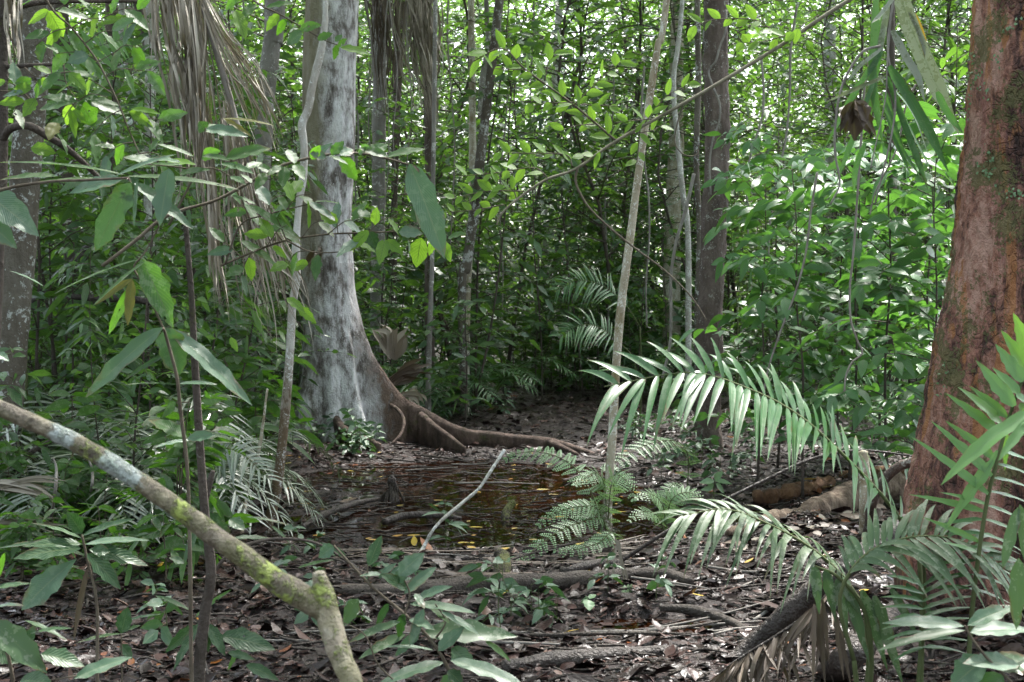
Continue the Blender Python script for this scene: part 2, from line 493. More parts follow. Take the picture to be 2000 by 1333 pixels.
M['bark_crooked'] = bark_mat('crooked_sapling_bark', (0.26, 0.235, 0.19), (0.42, 0.40, 0.36), (0.54, 0.53, 0.5), lichen=(0.64, 0.65, 0.64), lich=0.4, moss=0.25, scale=2.5, bump=0.35, low=(1.0, (0.055, 0.038, 0.022)))
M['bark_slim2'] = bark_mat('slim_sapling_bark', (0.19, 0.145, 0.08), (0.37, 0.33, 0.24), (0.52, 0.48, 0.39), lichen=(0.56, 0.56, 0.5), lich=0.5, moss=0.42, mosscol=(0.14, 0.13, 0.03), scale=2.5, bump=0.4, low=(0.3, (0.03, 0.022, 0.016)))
M['bark_low'] = bark_mat('brown_lower_bark', (0.06, 0.042, 0.025), (0.13, 0.095, 0.06), (0.22, 0.18, 0.12), lich=0.25, moss=0.45, mosscol=(0.12, 0.12, 0.03), scale=2.5, bump=0.5)
M['bark_grey'] = bark_mat('grey_bark', (0.13, 0.12, 0.105), (0.22, 0.205, 0.185), (0.31, 0.30, 0.275), lich=0.4, moss=0.2)
M['bark_mossy'] = bark_mat('mossy_branch_bark', (0.09, 0.07, 0.05), (0.16, 0.125, 0.095), (0.23, 0.19, 0.15), lichen=(0.42, 0.46, 0.46), lich=0.30, moss=0.42, mosscol=(0.16, 0.2, 0.03), scale=4.0, bump=0.9)
def branch_bark(name, patch):
    m = NT(name)
    n1 = m.noise(9, 5, 0.6); n2 = m.noise(45, 5, 0.7); n3 = m.noise(160, 3, 0.6)
    col = m.ramp(n2, [(0.35, (0.05, 0.036, 0.022)), (0.5, (0.13, 0.105, 0.07)), (0.65, (0.26, 0.22, 0.16))] if patch else [(0.32, (0.12, 0.095, 0.06)), (0.5, (0.27, 0.225, 0.16)), (0.66, (0.42, 0.37, 0.29))])
    gr = m.ramp(n1, [(0.42, 0.0), (0.6, 1.0)])
    col = m.mix(m.math('MULTIPLY', gr, 0.55), col, (0.13, 0.13, 0.045))
    ms = m.ramp(m.math('ADD', m.math('MULTIPLY', m.noise(14, 4, 0.6), 0.8), m.math('MULTIPLY', m.noise(90, 3, 0.7), 0.4)), [(0.63, 0.0), (0.72, 1.0)])
    col = m.mix(m.math('MULTIPLY', ms, 0.9), col, m.mix(n3, (0.16, 0.21, 0.03), (0.34, 0.40, 0.08)))
    if patch:
        sep = m.n('SeparateXYZ'); m.l(m.uvc(), sep.inputs[0])
        def band(c, h):
            return m.math('SUBTRACT', 1.0, m.math('DIVIDE', m.math('ABSOLUTE', m.math('SUBTRACT', sep.outputs[1], c)), h))
        bb = m.math('MAXIMUM', band(0.865, 0.075), band(0.74, 0.04))
        pf = m.ramp(m.math('ADD', bb, m.math('ADD', m.math('MULTIPLY', m.math('SUBTRACT', n2, 0.5), 1.6), m.math('MULTIPLY', m.math('SUBTRACT', n1, 0.5), 2.5))), [(0.25, 0.0), (0.5, 1.0)])
        col = m.mix(m.math('MULTIPLY', pf, 0.8), col, m.mix(n2, (0.24, 0.29, 0.27), (0.5, 0.55, 0.53)))
    pb = m.n('BsdfPrincipled')
    m.l(col, pb.inputs['Base Color']); pb.inputs['Roughness'].default_value = 0.6
    m.l(m.bump(m.math('ADD', n2, m.math('ADD', m.math('MULTIPLY', ms, 0.8), m.math('MULTIPLY', n3, 0.4))), 1.0, 0.012), pb.inputs['Normal'])
    return m.out(pb.outputs[0])
M['branch_limb'] = branch_bark('mossy_limb_bark', True)
M['branch_fork'] = branch_bark('pale_fork_bark', False)
M['twig'] = bark_mat('twig_bark', (0.06, 0.045, 0.03), (0.10, 0.08, 0.055), (0.15, 0.125, 0.09), lich=0.1, moss=0.2, scale=5, bump=0.3)
M['twig_green'] = bark_mat('green_twig', (0.05, 0.07, 0.02), (0.07, 0.09, 0.03), (0.09, 0.10, 0.04), lich=0.0, moss=0.1, scale=5, bump=0.2)
M['vine'] = bark_mat('vine_bark', (0.12, 0.11, 0.07), (0.18, 0.165, 0.115), (0.24, 0.22, 0.16), lich=0.1, moss=0.1, scale=5, bump=0.3)
M['twig_grey'] = bark_mat('liana_bark', (0.14, 0.125, 0.11), (0.22, 0.2, 0.18), (0.3, 0.28, 0.25), lich=0.2, moss=0.1, scale=5, bump=0.3)
M['log_dark'] = bark_mat('wet_log', (0.018, 0.013, 0.011), (0.035, 0.026, 0.022), (0.06, 0.045, 0.038), lich=0.0, moss=0.15, rough=0.45, bump=0.8)
M['log_grey'] = bark_mat('grey_log', (0.03, 0.023, 0.018), (0.06, 0.047, 0.038), (0.11, 0.09, 0.075), lich=0.12, moss=0.2, rough=0.65, bump=1.0, scale=2)
M['log_rot'] = bark_mat('rotten_wood', (0.06, 0.03, 0.015), (0.13, 0.065, 0.03), (0.2, 0.11, 0.05), lich=0.0, moss=0.05, bump=1.0, scale=2)
M['log_pale'] = bark_mat('pale_decayed_wood', (0.07, 0.045, 0.03), (0.19, 0.135, 0.095), (0.33, 0.26, 0.19), lich=0.15, moss=0.25, bump=1.0, scale=4.5)
M['moss_stump'] = bark_mat('mossy_stump', (0.03, 0.024, 0.02), (0.05, 0.042, 0.03), (0.08, 0.065, 0.05), lich=0.0, moss=0.75, mosscol=(0.12, 0.13, 0.04), scale=2, bump=0.9)

def big_bark():
    """grey bark of the buttressed tree: pale lavender lichen, dark stains, olive algae on one flank, bare brown buttress"""
    m = NT('buttress_bark')
    sep = m.n('SeparateXYZ'); m.l(m.coord(), sep.inputs[0])
    n1 = m.noise(3.2, 6, 0.62, stretch=(1, 1, 0.5), dist=0.3)
    n2 = m.noise(14, 6, 0.68, stretch=(1, 1, 0.45))
    n3 = m.noise(70, 3, 0.6)
    col = m.ramp(m.math('ADD', m.math('MULTIPLY', n1, 0.5), m.math('MULTIPLY', n2, 0.55)), [(0.40, (0.065, 0.054, 0.047)), (0.47, (0.17, 0.152, 0.142)), (0.53, (0.38, 0.365, 0.365)), (0.63, (0.6, 0.59, 0.595))])
    fis = m.ramp(m.noise(22, 5, 0.7, stretch=(1, 1, 0.12), dist=0.6), [(0.0, 0.0), (0.36, 1.0), (0.40, 0.0)])
    col = m.mix(m.math('MULTIPLY', fis, 0.6), col, (0.05, 0.042, 0.036))
    sp = m.n('TexVoronoi'); sp.inputs['Scale'].default_value = 32
    m.l(m.coord(), sp.inputs['Vector'])
    spf = m.math('LESS_THAN', m.math('ADD', sp.outputs['Distance'], m.math('MULTIPLY', n3, 0.5)), 0.38)
    col = m.mix(m.math('MULTIPLY', spf, 0.6), col, (0.6, 0.62, 0.6))
    al = m.ramp(m.math('ADD', m.math('MULTIPLY', sep.outputs[0], -2.2), m.math('MULTIPLY', n1, 1.3)), [(0.62, 0.0), (0.95, 1.0)])
    alz = m.ramp(m.math('MULTIPLY', sep.outputs[2], 0.25), [(0.2, 0.15), (0.55, 1.0)])
    col = m.mix(m.math('MULTIPLY', m.math('MULTIPLY', al, alz), 0.9), col, m.mix(n2, (0.10, 0.085, 0.045), (0.20, 0.175, 0.10)))
    # bare brown wood on the buttress flank
    reach = m.math('SUBTRACT', sep.outputs[0], m.math('SUBTRACT', 0.44, m.math('MULTIPLY', sep.outputs[2], 0.17)))
    bf = m.ramp(m.math('ADD', m.math('MULTIPLY', reach, 2.2), m.math('MULTIPLY', m.math('SUBTRACT', n2, 0.5), 1.6)), [(-0.1, 0.0), (0.42, 1.0)])
    zf = m.ramp(sep.outputs[2], [(0.0, 1.0), (1.0, 1.0)])
    zlow = m.math('LESS_THAN', sep.outputs[2], 1.75)
    brown = m.ramp(n2, [(0.3, (0.06, 0.04, 0.032)), (0.55, (0.125, 0.085, 0.066)), (0.75, (0.2, 0.145, 0.12))])
    col = m.mix(m.math('MULTIPLY', m.math('MULTIPLY', bf, zf), zlow), col, brown)
    ms = m.math('GREATER_THAN', m.math('ADD', m.noise(5, 5, 0.7), m.math('MULTIPLY', n3, 0.2)), 0.78)
    col = m.mix(m.math('MULTIPLY', ms, 0.5), col, (0.075, 0.075, 0.03))
    pb = m.n('BsdfPrincipled')
    m.l(col, pb.inputs['Base Color']); pb.inputs['Roughness'].default_value = 0.85
    pb.inputs['Specular IOR Level'].default_value = 0.25
    m.l(m.bump(m.math('ADD', n2, m.math('MULTIPLY', n3, 0.3)), 0.9, 0.05), pb.inputs['Normal'])
    return m.out(pb.outputs[0])
M['bark_big'] = big_bark()

def red_bark():
    m = NT('red_flaking_bark')
    n1 = m.noise(4, 6, 0.6, stretch=(1.3, 1.3, 0.4), dist=0.4)
    n2 = m.noise(22, 6, 0.7, stretch=(1, 1, 0.4))
    n3 = m.noise(90, 4, 0.65)
    n4 = m.noise(6.5, 4, 0.6, stretch=(1.6, 1.6, 0.28), dist=0.6)
    col = m.ramp(m.math('ADD', m.math('MULTIPLY', n1, 0.6), m.math('MULTIPLY', n2, 0.42)), [(0.40, (0.03, 0.014, 0.011)), (0.48, (0.15, 0.07, 0.053)), (0.54, (0.37, 0.175, 0.12)), (0.61, (0.5, 0.30, 0.23))])
    red = m.ramp(n4, [(0.55, 0.0), (0.63, 1.0)])
    col = m.mix(m.math('MULTIPLY', red, 0.5), col, m.mix(n2, (0.18, 0.05, 0.05), (0.30, 0.13, 0.11)))
    org = m.ramp(m.noise(5.2, 4, 0.55, stretch=(2.2, 2.2, 0.3), dist=0.8), [(0.57, 0.0), (0.62, 1.0)])
    col = m.mix(m.math('MULTIPLY', org, 0.85), col, m.mix(n2, (0.30, 0.10, 0.03), (0.5, 0.25, 0.1)))
    mp_ = m.n('Mapping'); mp_.inputs['Scale'].default_value = (1, 1, 0.22)
    cn = m.n('TexNoise'); cn.inputs['Scale'].default_value = 7; m.l(m.coord(), cn.inputs['Vector'])
    wv = m.n('Mix', data_type='VECTOR'); wv.inputs[0].default_value = 0.3
    m.l(m.coord(), wv.inputs[4]); m.l(cn.outputs['Color'], wv.inputs[5]); m.l(wv.outputs[1], mp_.inputs['Vector'])
    vo = m.n('TexVoronoi', feature='DISTANCE_TO_EDGE'); vo.inputs['Scale'].default_value = 24
    m.l(mp_.outputs[0], vo.inputs['Vector'])
    crack = m.math('MULTIPLY', m.ramp(vo.outputs['Distance'], [(0.0, 1.0), (0.11, 0.0)]), m.ramp(m.math('ADD', n1, m.math('MULTIPLY', n2, 0.4)), [(0.55, 1.0), (0.8, 0.1)]))
    col = m.mix(m.math('MULTIPLY', crack, 0.55), col, (0.025, 0.014, 0.011))
    ms = m.math('GREATER_THAN', m.math('ADD', m.noise(3.0, 5, 0.65), m.math('MULTIPLY', m.noise(55, 3, 0.7), 0.45)), 0.80)
    col = m.mix(m.math('MULTIPLY', ms, 0.8), col, m.mix(n3, (0.07, 0.075, 0.02), (0.2, 0.2, 0.08)))
    li = m.math('GREATER_THAN', m.math('ADD', m.noise(12, 3, 0.6), m.math('MULTIPLY', n3, 0.1)), 0.80)
    col = m.mix(m.math('MULTIPLY', li, 0.8), col, (0.42, 0.43, 0.42))
    pb = m.n('BsdfPrincipled')
    m.l(col, pb.inputs['Base Color']); pb.inputs['Roughness'].default_value = 0.75
    pb.inputs['Specular IOR Level'].default_value = 0.35
    h = m.math('ADD', m.math('ADD', n2, m.math('MULTIPLY', n3, 0.35)), m.math('SUBTRACT', m.math('MULTIPLY', ms, 0.25), m.math('MULTIPLY', crack, 0.5)))
    m.l(m.bump(h, 1.0, 0.07), pb.inputs['Normal'])
    return m.out(pb.outputs[0])
M['bark_red'] = red_bark()

# ------------------------------------------------------------------ ground and pool
def fbm(x, y, s, seed=0.0):
    return (mnoise.noise((x * s + seed, y * s, seed)) + 0.5 * mnoise.noise((x * s * 2.1, y * s * 2.1 + seed, seed + 5)) + 0.25 * mnoise.noise((x * s * 4.3 + seed, y * s * 4.3, seed)))

POOLS = [(-0.1, 8.75, 1.3, 0.42, 0.75), (0.9, 9.3, 0.8, 0.8, 0.8), (-1.0, 9.0, 0.7, 0.5, 0.8), (-0.55, 10.5, 1.35, 2.0, 1.0), (0.55, 9.7, 1.25, 1.35, 1.0), (-0.2, 11.7, 1.5, 0.9, 0.9), (0.55, 6.4, 0.6, 0.28, 0.7), (-0.75, 6.3, 0.5, 0.3, 0.45)]
BARS = [(-1.3, 10.6, 0.75, 0.16, 0.075), (-0.55, 9.75, 0.5, 0.12, 0.07), (0.25, 11.5, 0.8, 0.16, 0.07), (0.55, 10.5, 0.5, 0.12, 0.065), (-0.9, 12.0, 0.6, 0.15, 0.06), (0.2, 9.2, 0.45, 0.1, 0.07), (-1.2, 9.2, 0.5, 0.1, 0.06)]
def gh(x, y):
    b = 0.075 + 0.03 * fbm(x, y, 0.7, 3.1) + 0.034 * fbm(x, y * 1.6, 2.6, 7.7)
    if 7.5 < y < 13.5 and -3 < x < 2.5:
        for bx, by, rx, ry, am in BARS:
            b += am * math.exp(-((x - bx) / rx) ** 2 - ((y - by) / ry) ** 2)
    mx_, my_ = x - 1.75, y - 8.3
    b += 0.13 * math.exp(-(mx_ / 0.8) ** 2 - (my_ / 0.8) ** 2)
    for px_, py_, rx, ry, s in POOLS:
        q = ((x - px_) / rx) ** 2 + ((y - py_) / ry) ** 2
        b -= 0.115 * s * math.exp(-q ** 1.5 * 1.1)
    if y > 15: b += 0.012 * (y - 15)
    if x > 1.2 and y < 9: b += 0.10 * min(1.0, (x - 1.2) / 1.0) * min(1, max(0, (9 - y) / 2))
    if x < -2.2: b += 0.10 * min(1.0, (-2.2 - x) / 1.5)
    return b

def make_ground():
    xs = np.unique(np.concatenate([-np.geomspace(6, 400, 24), np.linspace(-6, 6, 241), np.geomspace(6, 400, 24)]))
    ys = np.unique(np.concatenate([np.linspace(-60, 3, 12), np.linspace(3, 15, 241), np.geomspace(15, 600, 60)]))
    V = np.array([(x, y, gh(x, y)) for y in ys for x in xs])
    nx, ny = len(xs), len(ys)
    i, j = np.meshgrid(np.arange(ny - 1), np.arange(nx - 1), indexing='ij')
    q = np.stack([i * nx + j, i * nx + j + 1, (i + 1) * nx + j + 1, (i + 1) * nx + j], -1).reshape(-1, 4)
    a = Acc(); a.add(V, q, V[:, :2] * 0.1, np.full(len(V), 0.5))
    o = struct('ground', a, M['ground'])
    o['label'] = 'dark wet forest floor of mud'
make_ground()

def make_water():
    a = Acc()
    xs, ys = np.linspace(-4.5, 4.0, 18), np.linspace(5.2, 14.0, 18)
    V = np.array([(x, y, 0.018) for y in ys for x in xs])
    i, j = np.meshgrid(np.arange(17), np.arange(17), indexing='ij')
    q = np.stack([i * 18 + j, i * 18 + j + 1, (i + 1) * 18 + j + 1, (i + 1) * 18 + j], -1).reshape(-1, 4)
    a.add(V, q, V[:, :2], np.full(len(V), 0.5))
    o = struct('water', a, M['water'])
    o['label'] = 'shallow brown rainwater pool on the forest floor'
make_water()
WZ = 0.018

def in_view_ground(n, d0, d1, margin=0.3, power=1.0):
    d = d0 + (d1 - d0) * rng.random(n) ** power
    x = (rng.random(n) * 2 - 1) * (d * 1000 / F + margin)
    return x, d

def scatter_litter():
    a = Acc()
    for n, d0, d1, sc in ((24000, 4.6, 8.5, 0.75), (19000, 8.5, 13.0, 0.8), (17000, 13.0, 24.0, 1.15)):
        x, y = in_view_ground(n, d0, d1)
        z = np.array([gh(a_, b_) for a_, b_ in zip(x, y)])
        wet = z < WZ
        cl = np.array([fbm(a_, b_ * 2.0, 1.3, 21.0) for a_, b_ in zip(x, y)])
        keep = ~wet | (rng.random(n) < np.where(cl > 0.05, 0.7, 0.08))
        x, y, z, wet = x[keep], y[keep], z[keep], wet[keep]
        fl = wet & (rng.random(len(z)) < 0.55)
        z = np.where(fl, WZ + 0.003, z + 0.004 + rng.random(len(z)) * 0.014)
        n2 = len(x)
        th = rng.random(n2) * 6.283
        tilt = np.where(wet, 0.03, 0.2)
        d = np.stack([np.cos(th), np.sin(th), rng.normal(0, 1, n2) * tilt], 1)
        nn = np.stack([rng.normal(0, 1, n2) * tilt * 1.3, rng.normal(0, 1, n2) * tilt * 1.3, np.ones(n2)], 1)
        L = sc * (0.022 + 0.10 * rng.random(n2) ** 2.2) + np.where(rng.random(n2) < 0.035, 0.07, 0.0)
        W = L * (0.38 + 0.36 * rng.random(n2))
        r = rng.random(n2) ** 1.05 * 0.97
        a.leaves(np.stack([x, y, z], 1), d, nn, L, W, r, droop=np.where(wet, 0, rng.normal(0, 0.16, n2)), fold=np.where(wet, 0.0, rng.normal(0.05, 0.35, n2)), nseg=4, wave=0.06, ncol=2, shape='ovate')
    o = a.build('leaf_litter', M['litter'])
    tag(o, 'brown fallen leaves carpeting the wet mud around the pool', 'leaf litter', kind='stuff')
scatter_litter()

def scatter_twigs():
    a = Acc()
    x, y = in_view_ground(1900, 4.8, 15)
    for xx, yy in zip(x, y):
        th = random.gauss(0, 0.7) + (math.pi if random.random() < 0.5 else 0)
        L = 0.06 + 0.28 * random.random() ** 2
        z = max(gh(xx, yy), WZ) + 0.012
        e = np.array([xx + L * math.cos(th), yy + L * math.sin(th), 0])
        e[2] = max(gh(e[0], e[1]), WZ) + 0.02
        mid = (np.array([xx, yy, z]) + e) / 2 + rng.normal(0, 0.012, 3)
        a.tube([(xx, yy, z), mid, e], [0.0035 + 0.003 * random.random()] * 3, sides=4, n=5, rnd=random.random())
    o = a.build('twig_debris', M['log_grey'])
    tag(o, 'thin broken twigs strewn over the leaf litter', 'twigs', kind='stuff')
scatter_twigs()

# ------------------------------------------------------------------ plants: templates
def whorl(acc, p, axis, k, L, W, rise=0.2, droop=0.3, shape='lance', **kw):
    axis = nrm(axis)
    a = nrm(np.cross(axis, [0.3, 0.9, 0.2])); b = np.cross(axis, a)
    th = np.arange(k) * 6.283 / k + rng.random() * 6 + rng.normal(0, 0.25, k)
    d = a[None] * np.cos(th)[:, None] + b[None] * np.sin(th)[:, None] + axis * rise
    acc.leaves(np.repeat([p], k, 0), d, np.repeat([Z * 0.8 + axis * 0.4], k, 0) + rng.normal(0, 0.2, (k, 3)), L * (0.75 + 0.45 * rng.random(k)), W * (0.8 + 0.35 * rng.random(k)), droop=droop * (0.5 + rng.random(k)), shape=shape, **kw)

def plant_mesh(seed, H, nb, bl, leafL, leafW, per, z0=0.2, stem_r=0.012, shape='lance', lean=0.1, bushy=1.0, droop=0.25, nseg=3, ncol=2, nj=0.7):
    """a stem with side branches carrying alternate leaves; returns stem and foliage accumulators"""
    rs = np.random.default_rng(seed)
    st, lf = Acc(), Acc()
    k = 6
    zz = np.linspace(0, H, k)
    ax = np.stack([np.cumsum(rs.normal(0, lean * H / k, k)) * 0.6, np.cumsum(rs.normal(0, lean * H / k, k)) * 0.6, zz], 1)
    ax[0, :2] = 0
    st.tube(ax, np.linspace(stem_r, stem_r * 0.3, k), sides=6, n=14)
    cz = catmull(ax, 60)
    B, D, N_, LL, WW = [], [], [], [], []
    for b in range(nb):
        f = z0 + (1 - z0) * (b + rs.random()) / nb
        p = cz[min(59, int(f * 59))]
        th = rs.random() * 6.283
        l = bl * (0.55 + 0.6 * rs.random()) * (1.15 - 0.55 * f * bushy)
        dirv = nrm([math.cos(th), math.sin(th), 0.25 + rs.normal(0, 0.25)])
        e = p + dirv * l + np.array([0, 0, -0.12 * l])
        m_ = p + dirv * l * 0.55 + np.array([0, 0, 0.06 * l])
        st.tube([p, m_, e], [stem_r * 0.38, stem_r * 0.28, stem_r * 0.15], sides=4, n=6)
        c = catmull([p, m_, e], per + 2)
        for i in range(1, per + 2):
            T = nrm(c[i] - c[i - 1])
            s = nrm(np.cross(T, Z)) * (1 if i % 2 else -1)
            if i == per + 1: s = s * 0.1
            B.append(c[i]); D.append(nrm(T * 0.55 + s + Z * rs.normal(0.0, 0.25)))
            N_.append(Z * 0.8 + np.array([0, -0.25, 0]) * 0 + rs.normal(0, nj, 3)); sc = 0.65 + 0.6 * rs.random()
            LL.append(leafL * sc); WW.append(leafW * sc)
    n = len(B)
    lf.leaves(np.array(B), np.array(D), np.array(N_), np.array(LL), np.array(WW), rs.random(n), droop=droop * (0.3 + 1.2 * rs.random(n)), fold=0.18, nseg=nseg, ncol=ncol, shape=shape)
    return st, lf

def frond(lf, st, pts, nl, L, W, fwd=0.55, droop=0.45, rise=0.15, r0=0.006, shape='strap', side=None, mul=(1.0, 1.0), start=0.12, nseg=7, ncol=2, jit=0.08, tip=0.45, base=0.7, fold=0.25, sides=5, rnd=None, facing=None):
    jit = jit * 1.5
    """pinnate frond along pts: leaflets in pairs on both sides of the rachis"""
    pts = np.asarray(pts, float)
    n = 40
    c = catmull(pts, n)
    st.tube(pts, np.linspace(r0, r0 * 0.25, len(pts)), sides=sides, n=n // 2)
    T = nrm(np.gradient(c, axis=0))
    B, D, N_, LL, WW, DR = [], [], [], [], [], []
    for k in range(nl):
        f = start + (1 - start) * (k + 0.5) / nl
        i = min(n - 1, int(f * (n - 1)))
        t = T[i]
        s = nrm(np.cross(t, Z)) if side is None else nrm(np.asarray(side) - (np.asarray(side) @ t) * t)
        up = np.cross(s, t)
        if up[2] < 0: up = -up
        env = base + (1 - base) * math.sin(min(1, f * 1.6) * 1.57)
        env *= 1 - (1 - tip) * max(0, (f - 0.55) / 0.45) ** 1.3
        for q, sg in enumerate((1, -1)):
            if rng.random() < 0.05: continue
            fw = fwd + 0.6 * max(0, f - 0.75) / 0.25 * fwd * 1.5
            d = nrm(s * sg + t * fw + up * rise + rng.normal(0, jit, 3))
            B.append(c[i]); D.append(d); N_.append((up if facing is None else np.asarray(facing)) + rng.normal(0, 0.12, 3))
            LL.append(L * env * mul[q] * (0.9 + 0.2 * rng.random())); WW.append(W * (0.85 + 0.25 * rng.random()) * (0.5 + 0.5 * env))
            DR.append(droop * (0.7 + 0.6 * rng.random()))
    m = len(B)
    lf.leaves(np.array(B), np.array(D), np.array(N_), np.array(LL), np.array(WW), rnd if rnd is None else np.full(m, rnd), droop=np.array(DR), fold=fold, nseg=nseg, ncol=ncol, shape=shape)

def template(name, label, cat, group, st, lf, smat, lmat):
    root = empty(name, (0, 0, 0), label, cat, group)
    st.build('stem', smat, root)
    lf.build('foliage', lmat, root)
    return root

class Kind:
    """places the template itself first, then copies of it"""
    def __init__(self, roots): self.roots, self.used = roots, set()
    def put(self, x, y, z=None, s=1.0, rz=None, k=None, label=None, tilt=0.05):
        k = random.randrange(len(self.roots)) if k is None else k % len(self.roots)
        o = self.roots[k]
        if k in self.used: o = copy_tree(o)
        self.used.add(k)
        o.location = (x, y, gh(x, y) - 0.02 if z is None else z)
        o.rotation_euler = (random.gauss(0, tilt), random.gauss(0, tilt), random.random() * 6.283 if rz is None else rz)
        o.scale = (s, s, s * (0.9 + 0.2 * random.random()))
        if label: o['label'] = label
        return o
    def done(self):
        for k, o in enumerate(self.roots):
            if k not in self.used:
                for c in list(o.children): bpy.data.objects.remove(c)
                bpy.data.objects.remove(o)

# crowns, shared by every tall tree
def crown_mesh(seed, rad, flat, n, leafL):
    rs = np.random.default_rng(seed)
    a = Acc()
    ncl = 46
    cc = rs.normal(0, 1, (ncl, 3)); cc = nrm(cc) * (rs.random((ncl, 1)) ** 0.4) * np.array([rad, rad, rad * flat])
    idx = rs.integers(0, ncl, n)
    p = cc[idx] + rs.normal(0, 1, (n, 3)) * np.array([0.7, 0.7, 0.35]) * rad * 0.2
    d = rs.normal(0, 1, (n, 3)); d[:, 2] *= 0.4; d[:, 2] -= 0.25
    nn = rs.normal(0, 0.5, (n, 3)) + Z
    sc = 0.7 + 0.6 * rs.random(n)
    a.leaves(p, d, nn, leafL * sc, leafL * 0.42 * sc, rs.random(n), droop=0.2, fold=0.15, nseg=2, ncol=2, shape='ovate')
    for c in cc[:18]:
        a.tube([(0, 0, -rad * flat), c * 0.45 + np.array([0, 0, -rad * flat * 0.4]), c], [0.09, 0.05, 0.02], sides=5, n=8)
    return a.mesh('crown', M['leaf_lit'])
CROWNS = [crown_mesh(i, 3.4, 0.5, 2600, 0.30) for i in range(3)]

def add_crown(root, top, s=1.0, k=None):
    o = bpy.data.objects.new('crown', CROWNS[random.randrange(3) if k is None else k])
    COL.objects.link(o)
    o.parent = root
    o.location = np.array(top) - np.array(root.location) + np.array([0, 0, 0.5])
    o.scale = (s, s, s)
    o.rotation_euler = (0, 0, random.random() * 6)

def px_tree(name, label, cat, pts, d, mat, group=None, sides=14, top=8.5, crown=1.0, rough=0.12, dd=0.0, freq=5.0, extra=None):
    """pts: (px, py, width px) from the top down; grows a trunk at depth d from the ground past the frame's top"""
    w3, rad = [], []
    n = len(pts)
    for i, (x, y, wp) in enumerate(pts):
        di = d + dd * (1 - i / max(1, n - 1))
        w3.append(P(x, y, di)); rad.append(wp * 0.5 * di / F)
    last = w3[-1].copy()
    g = gh(last[0], last[1])
    if last[2] > g + 0.05:
        dirv = (w3[-1] - w3[-2]); dirv = dirv / max(0.05, abs(dirv[2]))
        e = last + dirv * (last[2] - g + 0.05) * np.array([0.5, 0.5, 1]); e[2] = g - 0.06
        w3.append(e); rad.append(rad[-1] * 1.15)
    first = w3[0]
    dirv = (w3[0] - w3[1]); dirv = dirv / max(0.05, dirv[2])
    if top > first[2] + 0.3:
        t = first + dirv * (top - first[2]) * np.array([0.6, 0.6, 1])
        w3.insert(0, t); rad.insert(0, rad[0] * 0.75)
    w3, rad = w3[::-1], rad[::-1]
    root = empty(name, w3[0], label, cat, group)
    a = Acc()
    a.tube(w3, rad, sides=sides, n=max(24, len(w3) * 12), rough=rough, seed=random.random() * 50, freq=freq)
    a.build('trunk', mat, root)
    if crown: add_crown(root, w3[-1], crown * (0.5 if d > 16 else 0.75))
    return root, w3

